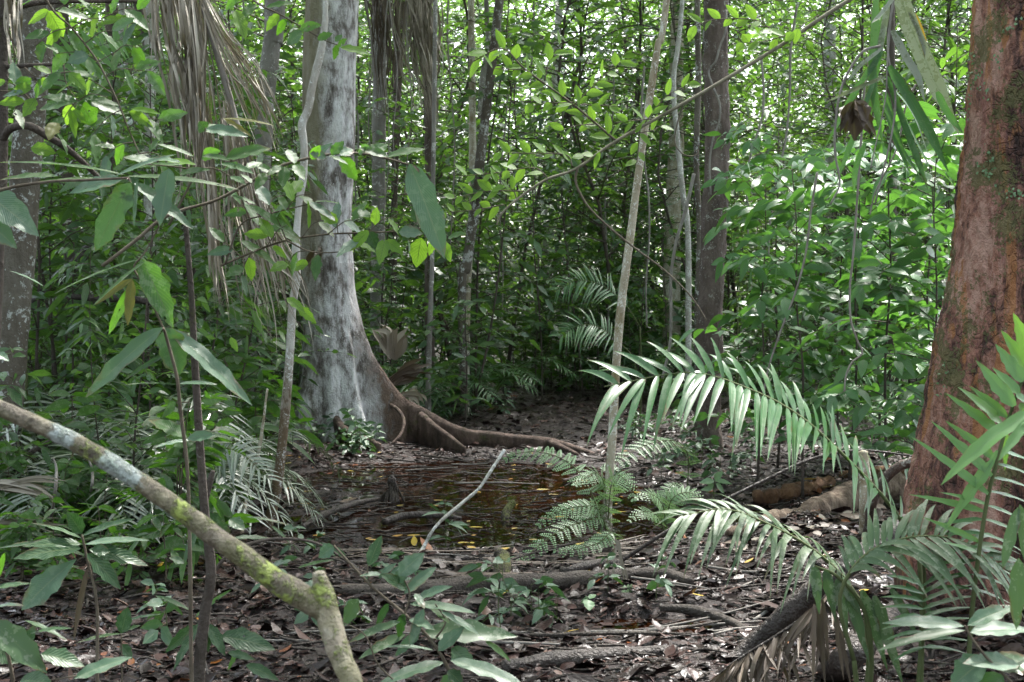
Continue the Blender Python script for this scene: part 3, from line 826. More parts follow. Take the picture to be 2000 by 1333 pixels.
# ------------------------------------------------------------------ the buttressed grey tree
def buttress_tree():
    d0 = 14.0
    mpp = d0 / F
    base = P(650, 872, d0); base[2] = gh(base[0], base[1])
    root = empty('buttress_tree', base, 'massive pale grey tree with a brown flaring buttress root beside the pool', 'tree')
    nz, ns = 190, 176
    z = np.concatenate([np.linspace(-0.1, 2.4, 130), np.linspace(2.45, 10, 60)])
    th = np.linspace(-np.pi, np.pi, ns, endpoint=False)
    cx = np.interp(z, [0, 1.0, 1.99, 4.4, 10], [0.0, -0.02, -0.06, 0.015, 0.15])
    r0 = np.interp(z, [0, 0.5, 1.0, 2, 4.4, 10], [0.30, 0.285, 0.265, 0.255, 0.268, 0.24])
    zt = [-0.1, 0, .1, .28, .46, .61, .87, 1.12, 1.38, 1.7]
    bt = [(R(-12), [1.5, 1.42, 1.25, .97, .73, .60, .44, .345, .285, .25], 0.085),
          (R(-48), [0.75, 0.7, .62, .52, .45, .40, .345, .30, .27, .25], 0.09),
          (R(-82), [0.62, 0.58, .52, .45, .40, .365, .32, .29, .265, .25], 0.10),
          (R(-125), [0.72, 0.66, .56, .46, .40, .36, .31, .28, .26, .25], 0.10),
          (R(170), [0.6, 0.55, .45, .38, .34, .31, .28, .27, .26, .25], 0.10),
          (R(100), [0.9, 0.8, .7, .5, .4, .35, .3, .28, .26, .25], 0.1),
          (R(45), [1.0, 0.9, .75, .55, .45, .38, .32, .28, .26, .25], 0.1)]
    V = np.empty((nz, ns, 3))
    for i in range(nz):
        rr = np.full(ns, r0[i])
        for a0, tab, thick in bt:
            reach = np.interp(z[i], zt, tab)
            ex = max(0, reach - r0[i])
            if ex <= 0: continue
            da = (th - a0 + np.pi) % (2 * np.pi) - np.pi
            lat = np.abs(da)
            sig = thick * 1.3 / max(reach * 0.6, 0.2) + 0.05
            rr = np.maximum(rr, r0[i] + ex * np.exp(-(lat / sig) ** 1.25))
        for j in range(ns):
            x, y = rr[j] * math.cos(th[j]), rr[j] * math.sin(th[j])
            k = 0.022 * mnoise.noise((x * 4, y * 4, z[i] * 1.5)) + 0.009 * mnoise.noise((x * 14, y * 14, z[i] * 5)) + 0.012 * mnoise.noise((math.cos(th[j]) * 5, math.sin(th[j]) * 5, z[i] * 0.4))
            f = 1 + k / max(rr[j], 0.2)
            V[i, j] = (cx[i] + x * f, y * f, z[i])
    V = V.reshape(-1, 3) + base
    i, j = np.meshgrid(np.arange(nz - 1), np.arange(ns), indexing='ij')
    j2 = (j + 1) % ns
    q = np.stack([i * ns + j, i * ns + j2, (i + 1) * ns + j2, (i + 1) * ns + j], -1).reshape(-1, 4)
    a = Acc(); a.add(V, q, V[:, [0, 2]], np.full(len(V), .5))
    a.build('trunk', M['bark_big'], root)
    rm = bark_mat('root_bark', (0.045, 0.03, 0.024), (0.11, 0.073, 0.058), (0.21, 0.145, 0.12), lich=0.0, moss=0.4, scale=2.5, bump=0.8)
    def rt(pts, rad, drop=None):
        b = Acc()
        b.tube(pts, rad, sides=12, n=len(pts) * 8, rough=0.15, drop=drop, freq=7)
        b.build('surface_root', rm, root)
    rt([P(800, 795, 13.75), P(840, 817, 13.7), P(900, 845, 13.55), P(960, 853, 13.5), P(1020, 860, 13.4), P(1080, 867, 13.2), P(1130, 880, 13.0), P(1180, 897, 12.9)], [0.06, 0.06, 0.05, 0.048, 0.05, 0.05, 0.035, 0.02], drop=0.02)
    rt([P(822, 812, 13.5), P(850, 835, 13.3), P(880, 856, 13.1), P(908, 876, 12.9)], [0.04, 0.034, 0.028, 0.014], drop=0.0)
    rt([P(1075, 866, 13.2), P(1100, 875, 12.9), P(1128, 888, 12.6)], [0.035, 0.028, 0.015])
    rt([P(645, 790, 13.8), P(662, 830, 13.5), P(690, 852, 13.25), P(720, 862, 13.1), P(742, 870, 13.0)], [0.035, 0.045, 0.045, 0.04, 0.02], drop=0.02)
    rt([P(752, 786, 13.9), P(776, 800, 13.6), P(789, 822, 13.4), P(783, 848, 13.25), P(765, 868, 13.15)], [0.02, 0.018, 0.016, 0.014, 0.012])
    add_crown(root, base + np.array([0.15, 0, 10]), 0.9, 0)
buttress_tree()

# ------------------------------------------------------------------ the red barked tree
def red_tree():
    d0 = 6.6
    base = P(2008, 1222, d0); base[2] = gh(base[0], base[1])
    root = empty('red_bark_tree', base, 'thick reddish flaking trunk with moss patches, palms at its foot', 'tree')
    nz, ns = 340, 220
    z = np.concatenate([np.linspace(-0.1, 3.2, 300), np.linspace(3.3, 9.5, 40)])
    th = np.linspace(-np.pi, np.pi, ns, endpoint=False)
    mpp = d0 / F
    zt = [-0.1, 0.1, 0.3, 0.53, 0.77, 1.01, 1.25, 1.5, 1.73, 2.2, 2.94, 9]
    et = [255, 250, 243, 228, 211, 194, 175, 161, 150, 131, 107, 95]
    V = np.empty((nz, ns, 3))
    for i in range(nz):
        r = np.interp(z[i], zt, et) * mpp
        rt_ = min(r, 0.30 + 0.12 * math.exp(-z[i] * 1.2))
        fl = max(0.0, 1 - z[i] / 2.6)
        for j in range(ns):
            t = th[j]
            da = abs((t - np.pi + np.pi) % (2 * np.pi) - np.pi)
            rr = rt_ + (r - rt_) * math.exp(-(da / 0.9) ** 2)
            for a0, dep, wd in ((-1.98, 0.18, 0.09), (-1.2, 0.12, 0.2), (-2.55, 0.06, 0.16), (0.5, 0.14, 0.3), (1.8, 0.12, 0.3)):
                dd = (t - a0 + np.pi) % (2 * np.pi) - np.pi
                rr -= dep * (0.25 + 0.75 * fl) * r * math.exp(-(dd / wd) ** 2)
            x, y = rr * math.cos(t), rr * math.sin(t)
            k = 0.022 * mnoise.noise((x * 5, y * 5, z[i] * 2.2)) + 0.012 * mnoise.noise((x * 15, y * 15, z[i] * 7)) + 0.014 * abs(mnoise.noise((x * 34, y * 34, z[i] * 11))) + 0.008 * mnoise.noise((x * 60, y * 60, z[i] * 30))
            f = 1 + k / max(rr, 0.1)
            V[i, j] = (x * f, y * f, z[i])
    V = V.reshape(-1, 3) + base
    i, j = np.meshgrid(np.arange(nz - 1), np.arange(ns), indexing='ij')
    j2 = (j + 1) % ns
    q = np.stack([i * ns + j, i * ns + j2, (i + 1) * ns + j2, (i + 1) * ns + j], -1).reshape(-1, 4)
    a = Acc(); a.add(V, q, V[:, [0, 2]], np.full(len(V), .5))
    a.build('trunk', M['bark_red'], root)
    # tiny climbing leaves pressed to the bark
    cl = Acc()
    Vg = V.reshape(nz, ns, 3)
    pts = []
    for (px0, py0, px1, py1, n_) in ((1885, 155, 1892, 100, 14), (1915, 135, 1935, 200, 16), (1960, 60, 1998, 45, 12), (1918, 330, 1940, 350, 20), (1965, 375, 1995, 380, 22), (1880, 230, 1888, 160, 14), (1930, 280, 1935, 340, 14), (1848, 700, 1842, 780, 16), (1905, 110, 1915, 190, 12), (1960, 90, 1950, 140, 10)):
        for k in range(n_):
            f = k / n_
            pts.append((px0 + (px1 - px0) * f + random.gauss(0, 5), py0 + (py1 - py0) * f + random.gauss(0, 5)))
    B, D, N_ = [], [], []
    Vf = Vg[:, (th > -np.pi) & (th < 0.1)].reshape(-1, 3)
    rel = Vf - CAM
    dep = rel @ FWD
    sx = 1000 + F * (rel @ RGT) / dep; sy = 666.5 - F * (rel @ UPV) / dep
    for (x, y) in pts:
        i_ = np.argmin((sx - x) ** 2 + (sy - y) ** 2)
        o_ = nrm((Vf[i_] - base) * np.array([1, 1, 0]))
        B.append(Vf[i_] + o_ * 0.008); D.append(nrm(rng.normal(0, 1, 3) + Z * 0.3)); N_.append(o_ + rng.normal(0, 0.3, 3))
    cl.leaves(np.array(B), np.array(D), np.array(N_), 0.018, 0.014, droop=0, nseg=2, ncol=2, shape='ovate')
    cl.build('climbing_leaves', M['fern'], root)
    add_crown(root, base + np.array([0.1, 0, 9.5]), 0.6, 1)
red_tree()

# ------------------------------------------------------------------ other trunks set out from the photograph
px_tree('lichen_tree', 'lichen-blotched brown trunk behind the drooping waxy leaves', 'tree',
        [(72, 0, 66), (66, 130, 62), (55, 280, 58), (45, 400, 62), (32, 560, 62), (22, 700, 60), (8, 870, 66), (0, 1000, 84)], 9.2, M['bark_lichen'], top=9, crown=1.2, sides=26, rough=0.1)
rt_, w3 = px_tree('dark_trunk_tree', 'dark mossy trunk at the picture edge with arching bare branches', 'tree',
        [(2, -30, 26), (3, 130, 24), (4, 300, 22), (-6, 520, 26), (-20, 800, 30), (-30, 1200, 36)], 6.0, M['bark_dark'], top=7, crown=0.9)
def side_branch(root, pts, rad, mat, name='branch'):
    a = Acc(); a.tube(pts, rad, sides=8, n=len(pts) * 6, rough=0.1); a.build(name, mat, root)
side_branch(rt_, [P(4, 275, 6), P(20, 252, 5.95), P(55, 246, 5.9), P(95, 268, 5.95), P(130, 290, 6.0), P(170, 325, 6.1), P(205, 360, 6.2)], [.018, .018, .017, .016, .014, .012, .008], M['bark_dark'])
side_branch(rt_, [P(3, 40, 6), P(20, 22, 5.95), P(60, 8, 5.9), P(110, 3, 5.9), P(190, 2, 6.0), P(290, 2, 6.1)], [.015, .014, .012, .011, .010, .008], M['bark_dark'])
side_branch(rt_, [P(8, 132, 6), P(60, 128, 5.95), P(125, 126, 5.9)], [.010, .009, .006], M['bark_dark'])
px_tree('pale_pole_tree', 'straight pale blotched pole trunk behind the hanging dead frond', 'tree',
        [(293, 0, 21), (293, 200, 21), (292, 400, 22), (291, 600, 22), (290, 830, 24)], 12.0, M['bark_pale'], top=9, crown=0.9, sides=12)
px_tree('pale_pole_tree', 'very thin whitish pole close beside the pale blotched pole trunk', 'tree',
        [(304, 0, 10), (305, 200, 10), (306, 400, 9), (309, 800, 10)], 13.2, M['bark_white'], top=7, crown=0)
px_tree('leaning_tree', 'grey white-patched trunk leaning just behind the crooked pale sapling', 'tree',
        [(538, 0, 40), (532, 80, 37), (518, 200, 36), (514, 300, 34), (505, 420, 40), (492, 560, 46), (486, 680, 50), (480, 840, 62)], 14.6, M['bark_grey'], top=9, crown=1.1, sides=16)
px_tree('brown_trunk_tree', 'brown trunk dotted with white lichen, a thin vine winding over it', 'tree',
        [(1400, -20, 46), (1397, 120, 48), (1402, 250, 48), (1397, 400, 50), (1389, 560, 48), (1386, 700, 50), (1385, 800, 46), (1385, 890, 54)], 13.2, M['bark_brown'], top=9.5, crown=1.2, sides=40, rough=0.16, freq=9)
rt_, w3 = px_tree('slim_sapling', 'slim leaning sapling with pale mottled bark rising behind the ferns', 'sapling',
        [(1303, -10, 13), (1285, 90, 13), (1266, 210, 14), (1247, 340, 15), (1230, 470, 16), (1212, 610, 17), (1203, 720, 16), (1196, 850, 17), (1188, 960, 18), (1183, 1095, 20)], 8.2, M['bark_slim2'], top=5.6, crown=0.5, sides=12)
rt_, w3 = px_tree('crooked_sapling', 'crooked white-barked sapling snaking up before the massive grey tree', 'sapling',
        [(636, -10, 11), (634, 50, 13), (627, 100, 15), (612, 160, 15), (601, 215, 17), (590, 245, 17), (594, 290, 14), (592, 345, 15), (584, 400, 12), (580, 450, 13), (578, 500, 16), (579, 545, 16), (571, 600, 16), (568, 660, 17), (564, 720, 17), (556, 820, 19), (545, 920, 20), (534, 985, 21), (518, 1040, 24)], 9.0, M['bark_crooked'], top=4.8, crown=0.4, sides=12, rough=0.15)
BGT = [  # label, px points, depth, bark, crown
 ('shaggy trunk hung with dark aerial roots next to the massive grey tree', [(742, -10, 30), (742, 120, 28), (740, 300, 26), (738, 560, 28), (738, 760, 30)], 17.5, 'bark_grey', 1.0),
 ('dark slim trunk between the shaggy trunk and the frond-skirted palm', [(783, 0, 22), (777, 150, 17), (772, 300, 14), (770, 420, 12), (768, 700, 14)], 18.5, 'bark_brown', 0.7),
 ('dark trunk behind the brown skirt of dead fronds', [(833, 0, 20), (836, 150, 19), (838, 300, 17), (838, 520, 18), (840, 720, 19)], 17.0, 'bark_brown', 0.8),
 ('straight thin moss-streaked trunk standing alone in the thicket', [(920, -10, 13), (922, 130, 13), (923, 300, 14), (922, 420, 15), (912, 560, 17), (908, 780, 18)], 16.5, 'bark_slim', 0.8),
 ('bent pale trunk crossing behind the straight moss-streaked trunk', [(950, 0, 9), (953, 90, 10), (942, 160, 12), (935, 300, 10), (928, 500, 10), (915, 760, 12)], 19.0, 'bark_grey', 0.6),
 ('chalk-white trunk above the small-leaved spray', [(1094, -10, 15), (1090, 50, 14), (1086, 110, 12), (1078, 260, 13), (1066, 480, 14), (1062, 760, 15)], 24.0, 'bark_white', 0.9),
 ('white-flecked trunk hugging the brown lichen-dotted trunk', [(1362, -10, 11), (1364, 150, 12), (1360, 320, 11), (1366, 460, 11), (1362, 620, 12), (1362, 800, 12)], 14.4, 'bark_lichen', 0.7),
 ('mossy stout trunk behind the slim leaning sapling', [(1322, 120, 26), (1320, 300, 30), (1314, 420, 32), (1312, 560, 34), (1312, 760, 38)], 19.5, 'bark_slim', 1.0),
 ('bare crooked whitish trunk between leaning sapling and lichen-dotted trunk', [(1332, 10, 9), (1316, 150, 10), (1322, 260, 10), (1334, 380, 11), (1344, 470, 11), (1344, 760, 13)], 16.8, 'bark_pale', 0.5),
 ('pale thick trunk hazy in the bright gap behind the dead leaf clump', [(1620, 60, 24), (1622, 160, 25), (1624, 280, 26), (1626, 420, 28), (1628, 760, 30)], 25.0, 'bark_pale', 1.0),
 ('dark broken trunk behind the glossy shrub near the red barked tree', [(1742, 440, 18), (1744, 560, 20), (1746, 700, 22), (1748, 760, 24)], 16.5, 'bark_dark', 0.6),
 ('brown trunk striped with pale roots behind the bright palm frond', [(218, -10, 24), (220, 120, 24), (222, 250, 26), (226, 420, 26), (230, 740, 30)], 15.0, 'bark_brown', 0.9),
 ('pale peeling pole left of the straight blotched pole', [(238, -10, 13), (236, 150, 14), (214, 300, 12), (212, 460, 13), (208, 760, 15)], 16.0, 'bark_pale', 0.6),
 ('leaning dark trunk slanting away under the dead frond', [(300, 140, 20), (330, 220, 22), (352, 330, 23), (368, 480, 24), (380, 760, 26)], 15.5, 'bark_dark', 0.8),
 ('white-streaked stem among the palm leaves right of the buttress', [(845, 430, 9), (842, 560, 9), (838, 680, 11), (836, 800, 12)], 15.6, 'bark_grey', 0.5),
 ('dark leaning stem with a white streak beyond the buttress root', [(925, 420, 20), (905, 520, 18), (902, 620, 15), (906, 760, 14)], 16.2, 'bark_lichen', 0.6),
 ('dark trunk behind the trio of long dark leaves', [(130, 300, 34), (140, 480, 34), (146, 620, 36), (150, 760, 40)], 14.2, 'bark_dark', 1.0),
]
for lab, pts, d, mt, cr in BGT:
    px_tree('forest_tree', lab, 'tree', pts, d, M[mt], top=8.5 + (d - 14) * 0.12, crown=cr, sides=12, rough=0.12)

# thin lianas dangling in the thicket
LI = [(1582, 430, 1490, 800, 9.5, 5), (1660, 410, 1640, 740, 8.5, 5), (1480, 230, 1452, 470, 13, 5), (1335, 420, 1290, 740, 12, 8), (758, 40, 752, 420, 16, 3), (800, 60, 796, 380, 16, 3), (768, 60, 775, 330, 15.5, 3), (720, 60, 728, 330, 16.5, 4), (730, 0, 724, 300, 17, 3), (985, 240, 975, 640, 18, 4), (1040, 160, 1048, 620, 20, 4), (880, 60, 884, 500, 17, 4), (1260, 300, 1268, 640, 17, 5), (1540, 180, 1500, 520, 15, 5), (470, 60, 452, 420, 15, 4), (248, 10, 262, 330, 13, 4), (1190, 300, 1180, 700, 19, 4), (1100, 330, 1110, 700, 19, 4), (690, 120, 700, 420, 18, 5), (1760, 250, 1700, 420, 7, 4)]
LIL = ['pale liana slanting down through the glossy shrub', 'pale kinked liana ending in a hook before the glossy shrub', 'looping liana hanging behind the lichen-dotted trunk', 'straight pale vine slanting beside the slim leaning sapling']
for k, (x0, y0, x1, y1, d, wp) in enumerate(LI):
    a = Acc()
    pts = []
    for f in np.linspace(-0.5 if y0 < 420 else -0.25, 1, 7):
        bow = math.sin(f * 6 + k) * (6 if k > 3 else 9)
        pts.append(P(x0 + (x1 - x0) * f + bow, y0 + (y1 - y0) * f, d))
    if k == 1:
        pts = [P(*q, d) for q in ((1690, 150), (1678, 330), (1668, 480), (1660, 560), (1661, 620), (1672, 660), (1684, 690), (1664, 708), (1652, 735), (1649, 765))]
    a.tube(pts, np.linspace(1, 0.7, len(pts)) * wp * 0.5 * d / F, sides=6, n=60)
    o = a.build('liana', M['twig_grey'])
    if k < 4: tag(o, LIL[k], 'liana')
    else: tag(o, 'thin pale liana dangling straight among the background trunks', 'liana', 'thin lianas dangling among the background trunks')
# vine winding over the lichen-dotted trunk
a = Acc()
a.tube([P(x, y, 12.95 + e) for x, y, e in ((1418, 20, 0.05), (1417, 60, 0), (1405, 95, 0), (1398, 120, 0), (1384, 140, .05), (1393, 170, 0), (1406, 205, 0), (1404, 240, 0), (1392, 275, 0), (1386, 320, 0.02), (1388, 380, 0.05))], [0.011] * 11, sides=6, n=60)
tag(a.build('liana', M['twig_grey']), 'reddish vine winding over the brown lichen-dotted trunk', 'liana')

# ------------------------------------------------------------------ thicket of understory plants
LB = M['leaf_bg']
def mk(name, label, cat, group, specs, lmat=LB, smat=None):
    roots = []
    for sp in specs:
        st, lf = plant_mesh(*sp[0], **sp[1])
        roots.append(template(name, label, cat, group, st, lf, smat or M['bark_dark'], lmat))
    return Kind(roots)
tall = mk('thicket_treelet', 'tall leafy treelet crowding the back of the thicket', 'treelet', 'leafy treelets at the back of the thicket',
    [((101, 8.5, 84, 1.5, 0.13, 0.055, 12), dict(z0=0.12, stem_r=0.022, lean=0.25)), ((102, 10.0, 90, 1.7, 0.15, 0.065, 11), dict(z0=0.15, stem_r=0.026, shape='ovate', lean=0.25)), ((103, 7.5, 80, 1.3, 0.12, 0.048, 12), dict(z0=0.08, stem_r=0.02, lean=0.3)), ((104, 9.5, 76, 1.6, 0.2, 0.065, 9), dict(z0=0.15, stem_r=0.024, droop=0.5, lean=0.25))])
mid_ = mk('thicket_sapling', 'slender leafy sapling in the dim thicket behind the pool', 'sapling', 'slender saplings in the thicket behind the pool',
    [((201, 3.2, 36, 0.7, 0.105, 0.045, 10), dict(z0=0.1, stem_r=0.012)), ((202, 4.2, 40, 0.8, 0.13, 0.055, 9), dict(z0=0.15, stem_r=0.014, shape='ovate')), ((203, 2.4, 30, 0.6, 0.10, 0.038, 9), dict(z0=0.1, stem_r=0.01)), ((204, 3.6, 30, 0.8, 0.21, 0.07, 7), dict(z0=0.2, stem_r=0.013, droop=0.45)), ((205, 2.0, 14, 0.5, 0.26, 0.10, 4), dict(z0=0.3, stem_r=0.012, droop=0.4, shape='obov'))])
bush = mk('undergrowth_shrub', 'low leafy shrub at the foot of the thicket', 'shrub', 'low shrubs at the foot of the thicket',
    [((301, 1.2, 20, 0.5, 0.15, 0.055, 6), dict(z0=0.1, stem_r=0.01)), ((302, 0.9, 16, 0.45, 0.17, 0.065, 5), dict(z0=0.05, stem_r=0.01, shape='ovate')), ((303, 1.5, 22, 0.5, 0.13, 0.045, 7), dict(z0=0.1, stem_r=0.012, droop=0.4))])
def ok_spot(x, y):
    px_ = 1000 + F * x / y
    # the open lane of bare ground beyond the pool
    if 930 < px_ < 1420 and y < 17.6: return False
    if 1420 <= px_ < 1800 and y < 17.0: return False
    if 560 < px_ < 940 and y < 15.2: return False
    if px_ <= 560 and y < 11.5: return False
    return abs(px_ - 640) > 90 or y > 15.2
random.seed(5)
def spread(kind, n, d0, d1, marg=1.0, s=(0.8, 1.2), power=1.0):
    c = 0; guard = 0
    while c < n and guard < n * 40:
        guard += 1
        y = d0 + (d1 - d0) * random.random() ** power
        x = (random.random() * 2 - 1) * (y * 1000 / F + marg)
        if not ok_spot(x, y): continue
        kind.put(x, y, s=random.uniform(*s)); c += 1
spread(tall, 170, 18.5, 38, 1.5)
spread(mid_, 240, 12, 26)
spread(bush, 240, 12, 25)
for k in (tall, mid_, bush): k.done()

# far forest closing the view: one leafy mass
def far_mass():
    a = Acc()
    n = 110000
    y = 37 + 16 * rng.random(n)
    x = (rng.random(n) * 2 - 1) * (y * 1000 / F + 5)
    top = 14 + 4 * np.array([mnoise.noise((xx * 0.15, yy * 0.15, 2)) for xx, yy in zip(x, y)])
    z = 0.2 + top * rng.random(n)
    den = np.array([mnoise.noise((xx * 0.35, yy * 0.35, zz * 0.35)) for xx, yy, zz in zip(x, y, z)])
    k = den > -0.3
    p = np.stack([x, y, z], 1)[k]
    m = len(p)
    d = rng.normal(0, 1, (m, 3)); d[:, 2] = d[:, 2] * 0.4 - 0.3
    nn = rng.normal(0, 0.9, (m, 3)) + Z
    L = 0.24 + 0.2 * rng.random(m)
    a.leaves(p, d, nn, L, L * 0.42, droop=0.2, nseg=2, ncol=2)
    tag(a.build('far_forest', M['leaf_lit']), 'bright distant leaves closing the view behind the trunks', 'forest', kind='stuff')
far_mass()

# the forest goes on unseen here, leaf walls added to block low sky light
def around():
    a = Acc()
    n = 42000
    x = (rng.random(n) * 2 - 1) * 17
    y = -15 + 34 * rng.random(n)
    z = 0.2 + 17 * rng.random(n) ** 0.85
    lim = np.maximum(y, 0) * 0.372
    keep = ((np.abs(x) > lim + 3.2) & (np.abs(x) > 5.5)) | (y < -6)
    den = np.array([mnoise.noise((p, q, r)) for p, q, r in zip(x * 0.4, y * 0.4, z * 0.4)])
    keep &= den > -0.25
    p = np.stack([x, y, z], 1)[keep]
    m = len(p)
    d = rng.normal(0, 1, (m, 3)); d[:, 2] = d[:, 2] * 0.4 - 0.3
    nn = rng.normal(0, 0.9, (m, 3)) + Z
    L = 0.35 + 0.25 * rng.random(m)
    a.leaves(p, d, nn, L, L * 0.45, droop=0.2, nseg=2, ncol=2)
    tag(a.build('unseen_forest_wall', M['leaf_bg']), 'unseen forest leaves walling in the clearing, added to block low sky light', 'forest', kind='stuff')
around()

# ------------------------------------------------------------------ glossy shrubs before the red tree
gl_ = mk('glossy_shrub', 'broad-leaved shrub with shining leaves left of the red barked tree', 'shrub', 'shining broad-leaved shrubs by the red barked tree',
    [((401, 2.9, 30, 0.75, 0.165, 0.078, 9), dict(z0=0.15, stem_r=0.012, droop=0.4, shape='ovate', nseg=4)), ((402, 2.5, 28, 0.7, 0.15, 0.072, 9), dict(z0=0.15, stem_r=0.011, droop=0.4, shape='ovate', nseg=4))],
    lmat=leaf_mat('glossy_leaf', [(0.04, 0.115, 0.045), (0.055, 0.14, 0.055), (0.075, 0.17, 0.06)], trans=(0.14, 0.36, 0.04), tmix=0.3, rough=0.32, veins=9, spec=0.4))
for (px_, d, s) in ((1480, 10.6, 0.95), (1570, 10.0, 1.0), (1660, 10.6, 1.05), (1740, 9.8, 1.05), (1800, 10.6, 1.1), (1520, 11.6, 1.0), (1640, 11.8, 1.1), (1720, 12.2, 1.2), (1830, 9.2, 1.0)):
    q = P(px_, 700, d); gl_.put(q[0], q[1], s=s)
gl_.done()

random.seed(77)
for k in range(16):
    px_ = random.uniform(-10, 540); d = random.uniform(9.8, 12.6)
    q = P(px_, 700, d)
    o = mid_.put(q[0], q[1], s=random.uniform(0.7, 1.05), k=random.choice((3, 4, 4, 1)), label='slender leafy sapling standing among the trunks beside the hanging dead frond')
    o['group'] = 'saplings among the trunks by the hanging dead frond'
# ------------------------------------------------------------------ small palms and pale undergrowth
def palm_mesh(seed, nf, L, leafL, leafW, nl, up=0.9, arch=0.5):
    global rng
    keep, rng = rng, np.random.default_rng(seed)
    st, lf = Acc(), Acc()
    for k in range(nf):
        th = k * 2.4 + rng.normal(0, 0.2)
        o = np.array([math.cos(th), math.sin(th), 0])
        l = L * (0.75 + 0.4 * rng.random())
        u = up * (0.75 + 0.5 * rng.random())
        pts = [np.zeros(3), o * l * 0.3 + Z * l * 0.45 * u, o * l * 0.65 + Z * l * 0.62 * u, o * l * 1.0 + Z * l * (0.62 * u - arch * 0.4)]
        frond(lf, st, pts, nl, leafL, leafW, start=0.25, droop=0.35, r0=0.006, nseg=4)
    rng = keep
    return st, lf
pr = []
for sp in ((501, 8, 1.0, 0.26, 0.02, 22), (502, 7, 0.8, 0.22, 0.018, 20)):
    st, lf = palm_mesh(*sp)
    pr.append(template('understory_palm', 'small feathery palm with arching fronds in the shade of the thicket', 'palm', 'small feathery palms in the thicket', st, lf, M['twig_green'], M['palm']))
palms = Kind(pr)
for (px_, py_, d, s) in ((1690, 830, 15.5, 0.85), (1740, 860, 13.6, 0.7), (1640, 820, 17, 1.0), (1500, 790, 17.5, 1.1), (1440, 800, 17.2, 1.4), (1290, 780, 19, 1.2), (950, 800, 17.5, 1.2), (860, 810, 16.5, 1.2), (740, 800, 16.5, 1.3), (420, 830, 13, 1.0), (1780, 840, 14.5, 0.8)):
    q = P(px_, py_, d); palms.put(q[0], q[1], s=s)
palms.done()
pr = []
for sp in ((511, 8, 0.9, 0.3, 0.022, 20), (512, 7, 0.8, 0.28, 0.02, 18)):
    st, lf = palm_mesh(*sp, up=0.75, arch=0.8)
    pr.append(template('pale_palm', 'pale sheened palm clump sprawling low below the lichen-blotched trunk', 'palm', 'pale palm clumps sprawling by the lichen-blotched trunk', st, lf, M['twig_green'], M['palm_pale']))
pp = Kind(pr)
for (px_, d, s) in ((90, 9.6, 1.3), (170, 9.2, 1.3), (240, 9.6, 1.25), (330, 9.4, 1.25), (60, 8.9, 1.2), (300, 8.8, 1.05), (410, 9.9, 1.1), (150, 8.5, 1.0), (390, 9.2, 0.9)):
    q = P(px_, 800, d); pp.put(q[0], q[1], s=s)
pp.done()
# broad leafed low plants on the dark bank
lb = mk('bank_plant', 'dark broad-leaved plant crowding the shady bank', 'plant', 'dark broad-leaved plants on the shady bank',
    [((601, 0.7, 12, 0.35, 0.17, 0.065, 4), dict(z0=0.1, stem_r=0.008, nseg=4)), ((602, 1.1, 14, 0.4, 0.19, 0.07, 4), dict(z0=0.15, stem_r=0.009, nseg=4, shape='ovate')), ((603, 0.5, 10, 0.28, 0.14, 0.055, 4), dict(z0=0.05, stem_r=0.006, nseg=4))], lmat=M['leaf_near'], smat=M['twig'])
random.seed(8)
for k in range(46):
    px_ = random.uniform(-20, 520); d = random.uniform(7.9, 9.6) if k < 14 else random.uniform(11, 13.5)
    if px_ > 400 and d < 10.0: d += 2
    q = P(px_, 800, d); lb.put(q[0], q[1], s=random.uniform(0.4, 0.65) if d < 10 else random.uniform(0.8, 1.3))
for k in range(30):
    px_ = random.uniform(-40, 420); d = random.uniform(6.9, 8.8)
    q = P(px_, 800, d); lb.put(q[0], q[1], s=random.uniform(0.45, 0.85))
lb.done()
for k in range(5):
    px_ = random.uniform(-60, 330); d = random.uniform(8.0, 9.8)
    q = P(px_, 700, d)
    o = mid_.put(q[0], q[1], s=random.uniform(0.38, 0.62), k=random.choice((1, 3, 4)), label='knee-high leafy sapling in the tangle under the lichen-blotched trunk')
    o['group'] = 'low saplings under the lichen-blotched trunk'

sd = mk('seedling', 'small green seedling sprouting from the leaf litter', 'seedling', 'seedlings sprouting from the leaf litter',
    [((701, 0.22, 4, 0.1, 0.085, 0.04, 3), dict(z0=0.4, stem_r=0.003, shape='ovate', nseg=3)), ((702, 0.3, 5, 0.12, 0.09, 0.035, 3), dict(z0=0.3, stem_r=0.003, nseg=3)), ((703, 0.16, 3, 0.08, 0.075, 0.04, 2), dict(z0=0.5, stem_r=0.003, shape='ovate', nseg=3))], lmat=M['leaf_grey'], smat=M['twig_green'])
random.seed(9)
for k in range(140):
    r_ = random.random()
    if r_ < 0.35: px_, py_ = random.uniform(600, 740), random.uniform(845, 905)
    elif r_ < 0.6: px_, py_ = random.uniform(1200, 1500), random.uniform(850, 960)
    elif r_ < 0.8: px_, py_ = random.uniform(780, 1000), random.uniform(800, 850)
    elif r_ < 0.86: px_, py_ = random.uniform(1550, 1770), random.uniform(860, 960)
    else: px_, py_ = random.uniform(300, 1300), random.uniform(1080, 1300)
    q = G(px_, py_); sd.put(q[0], q[1], s=random.uniform(0.6, 1.3))
sd.done()

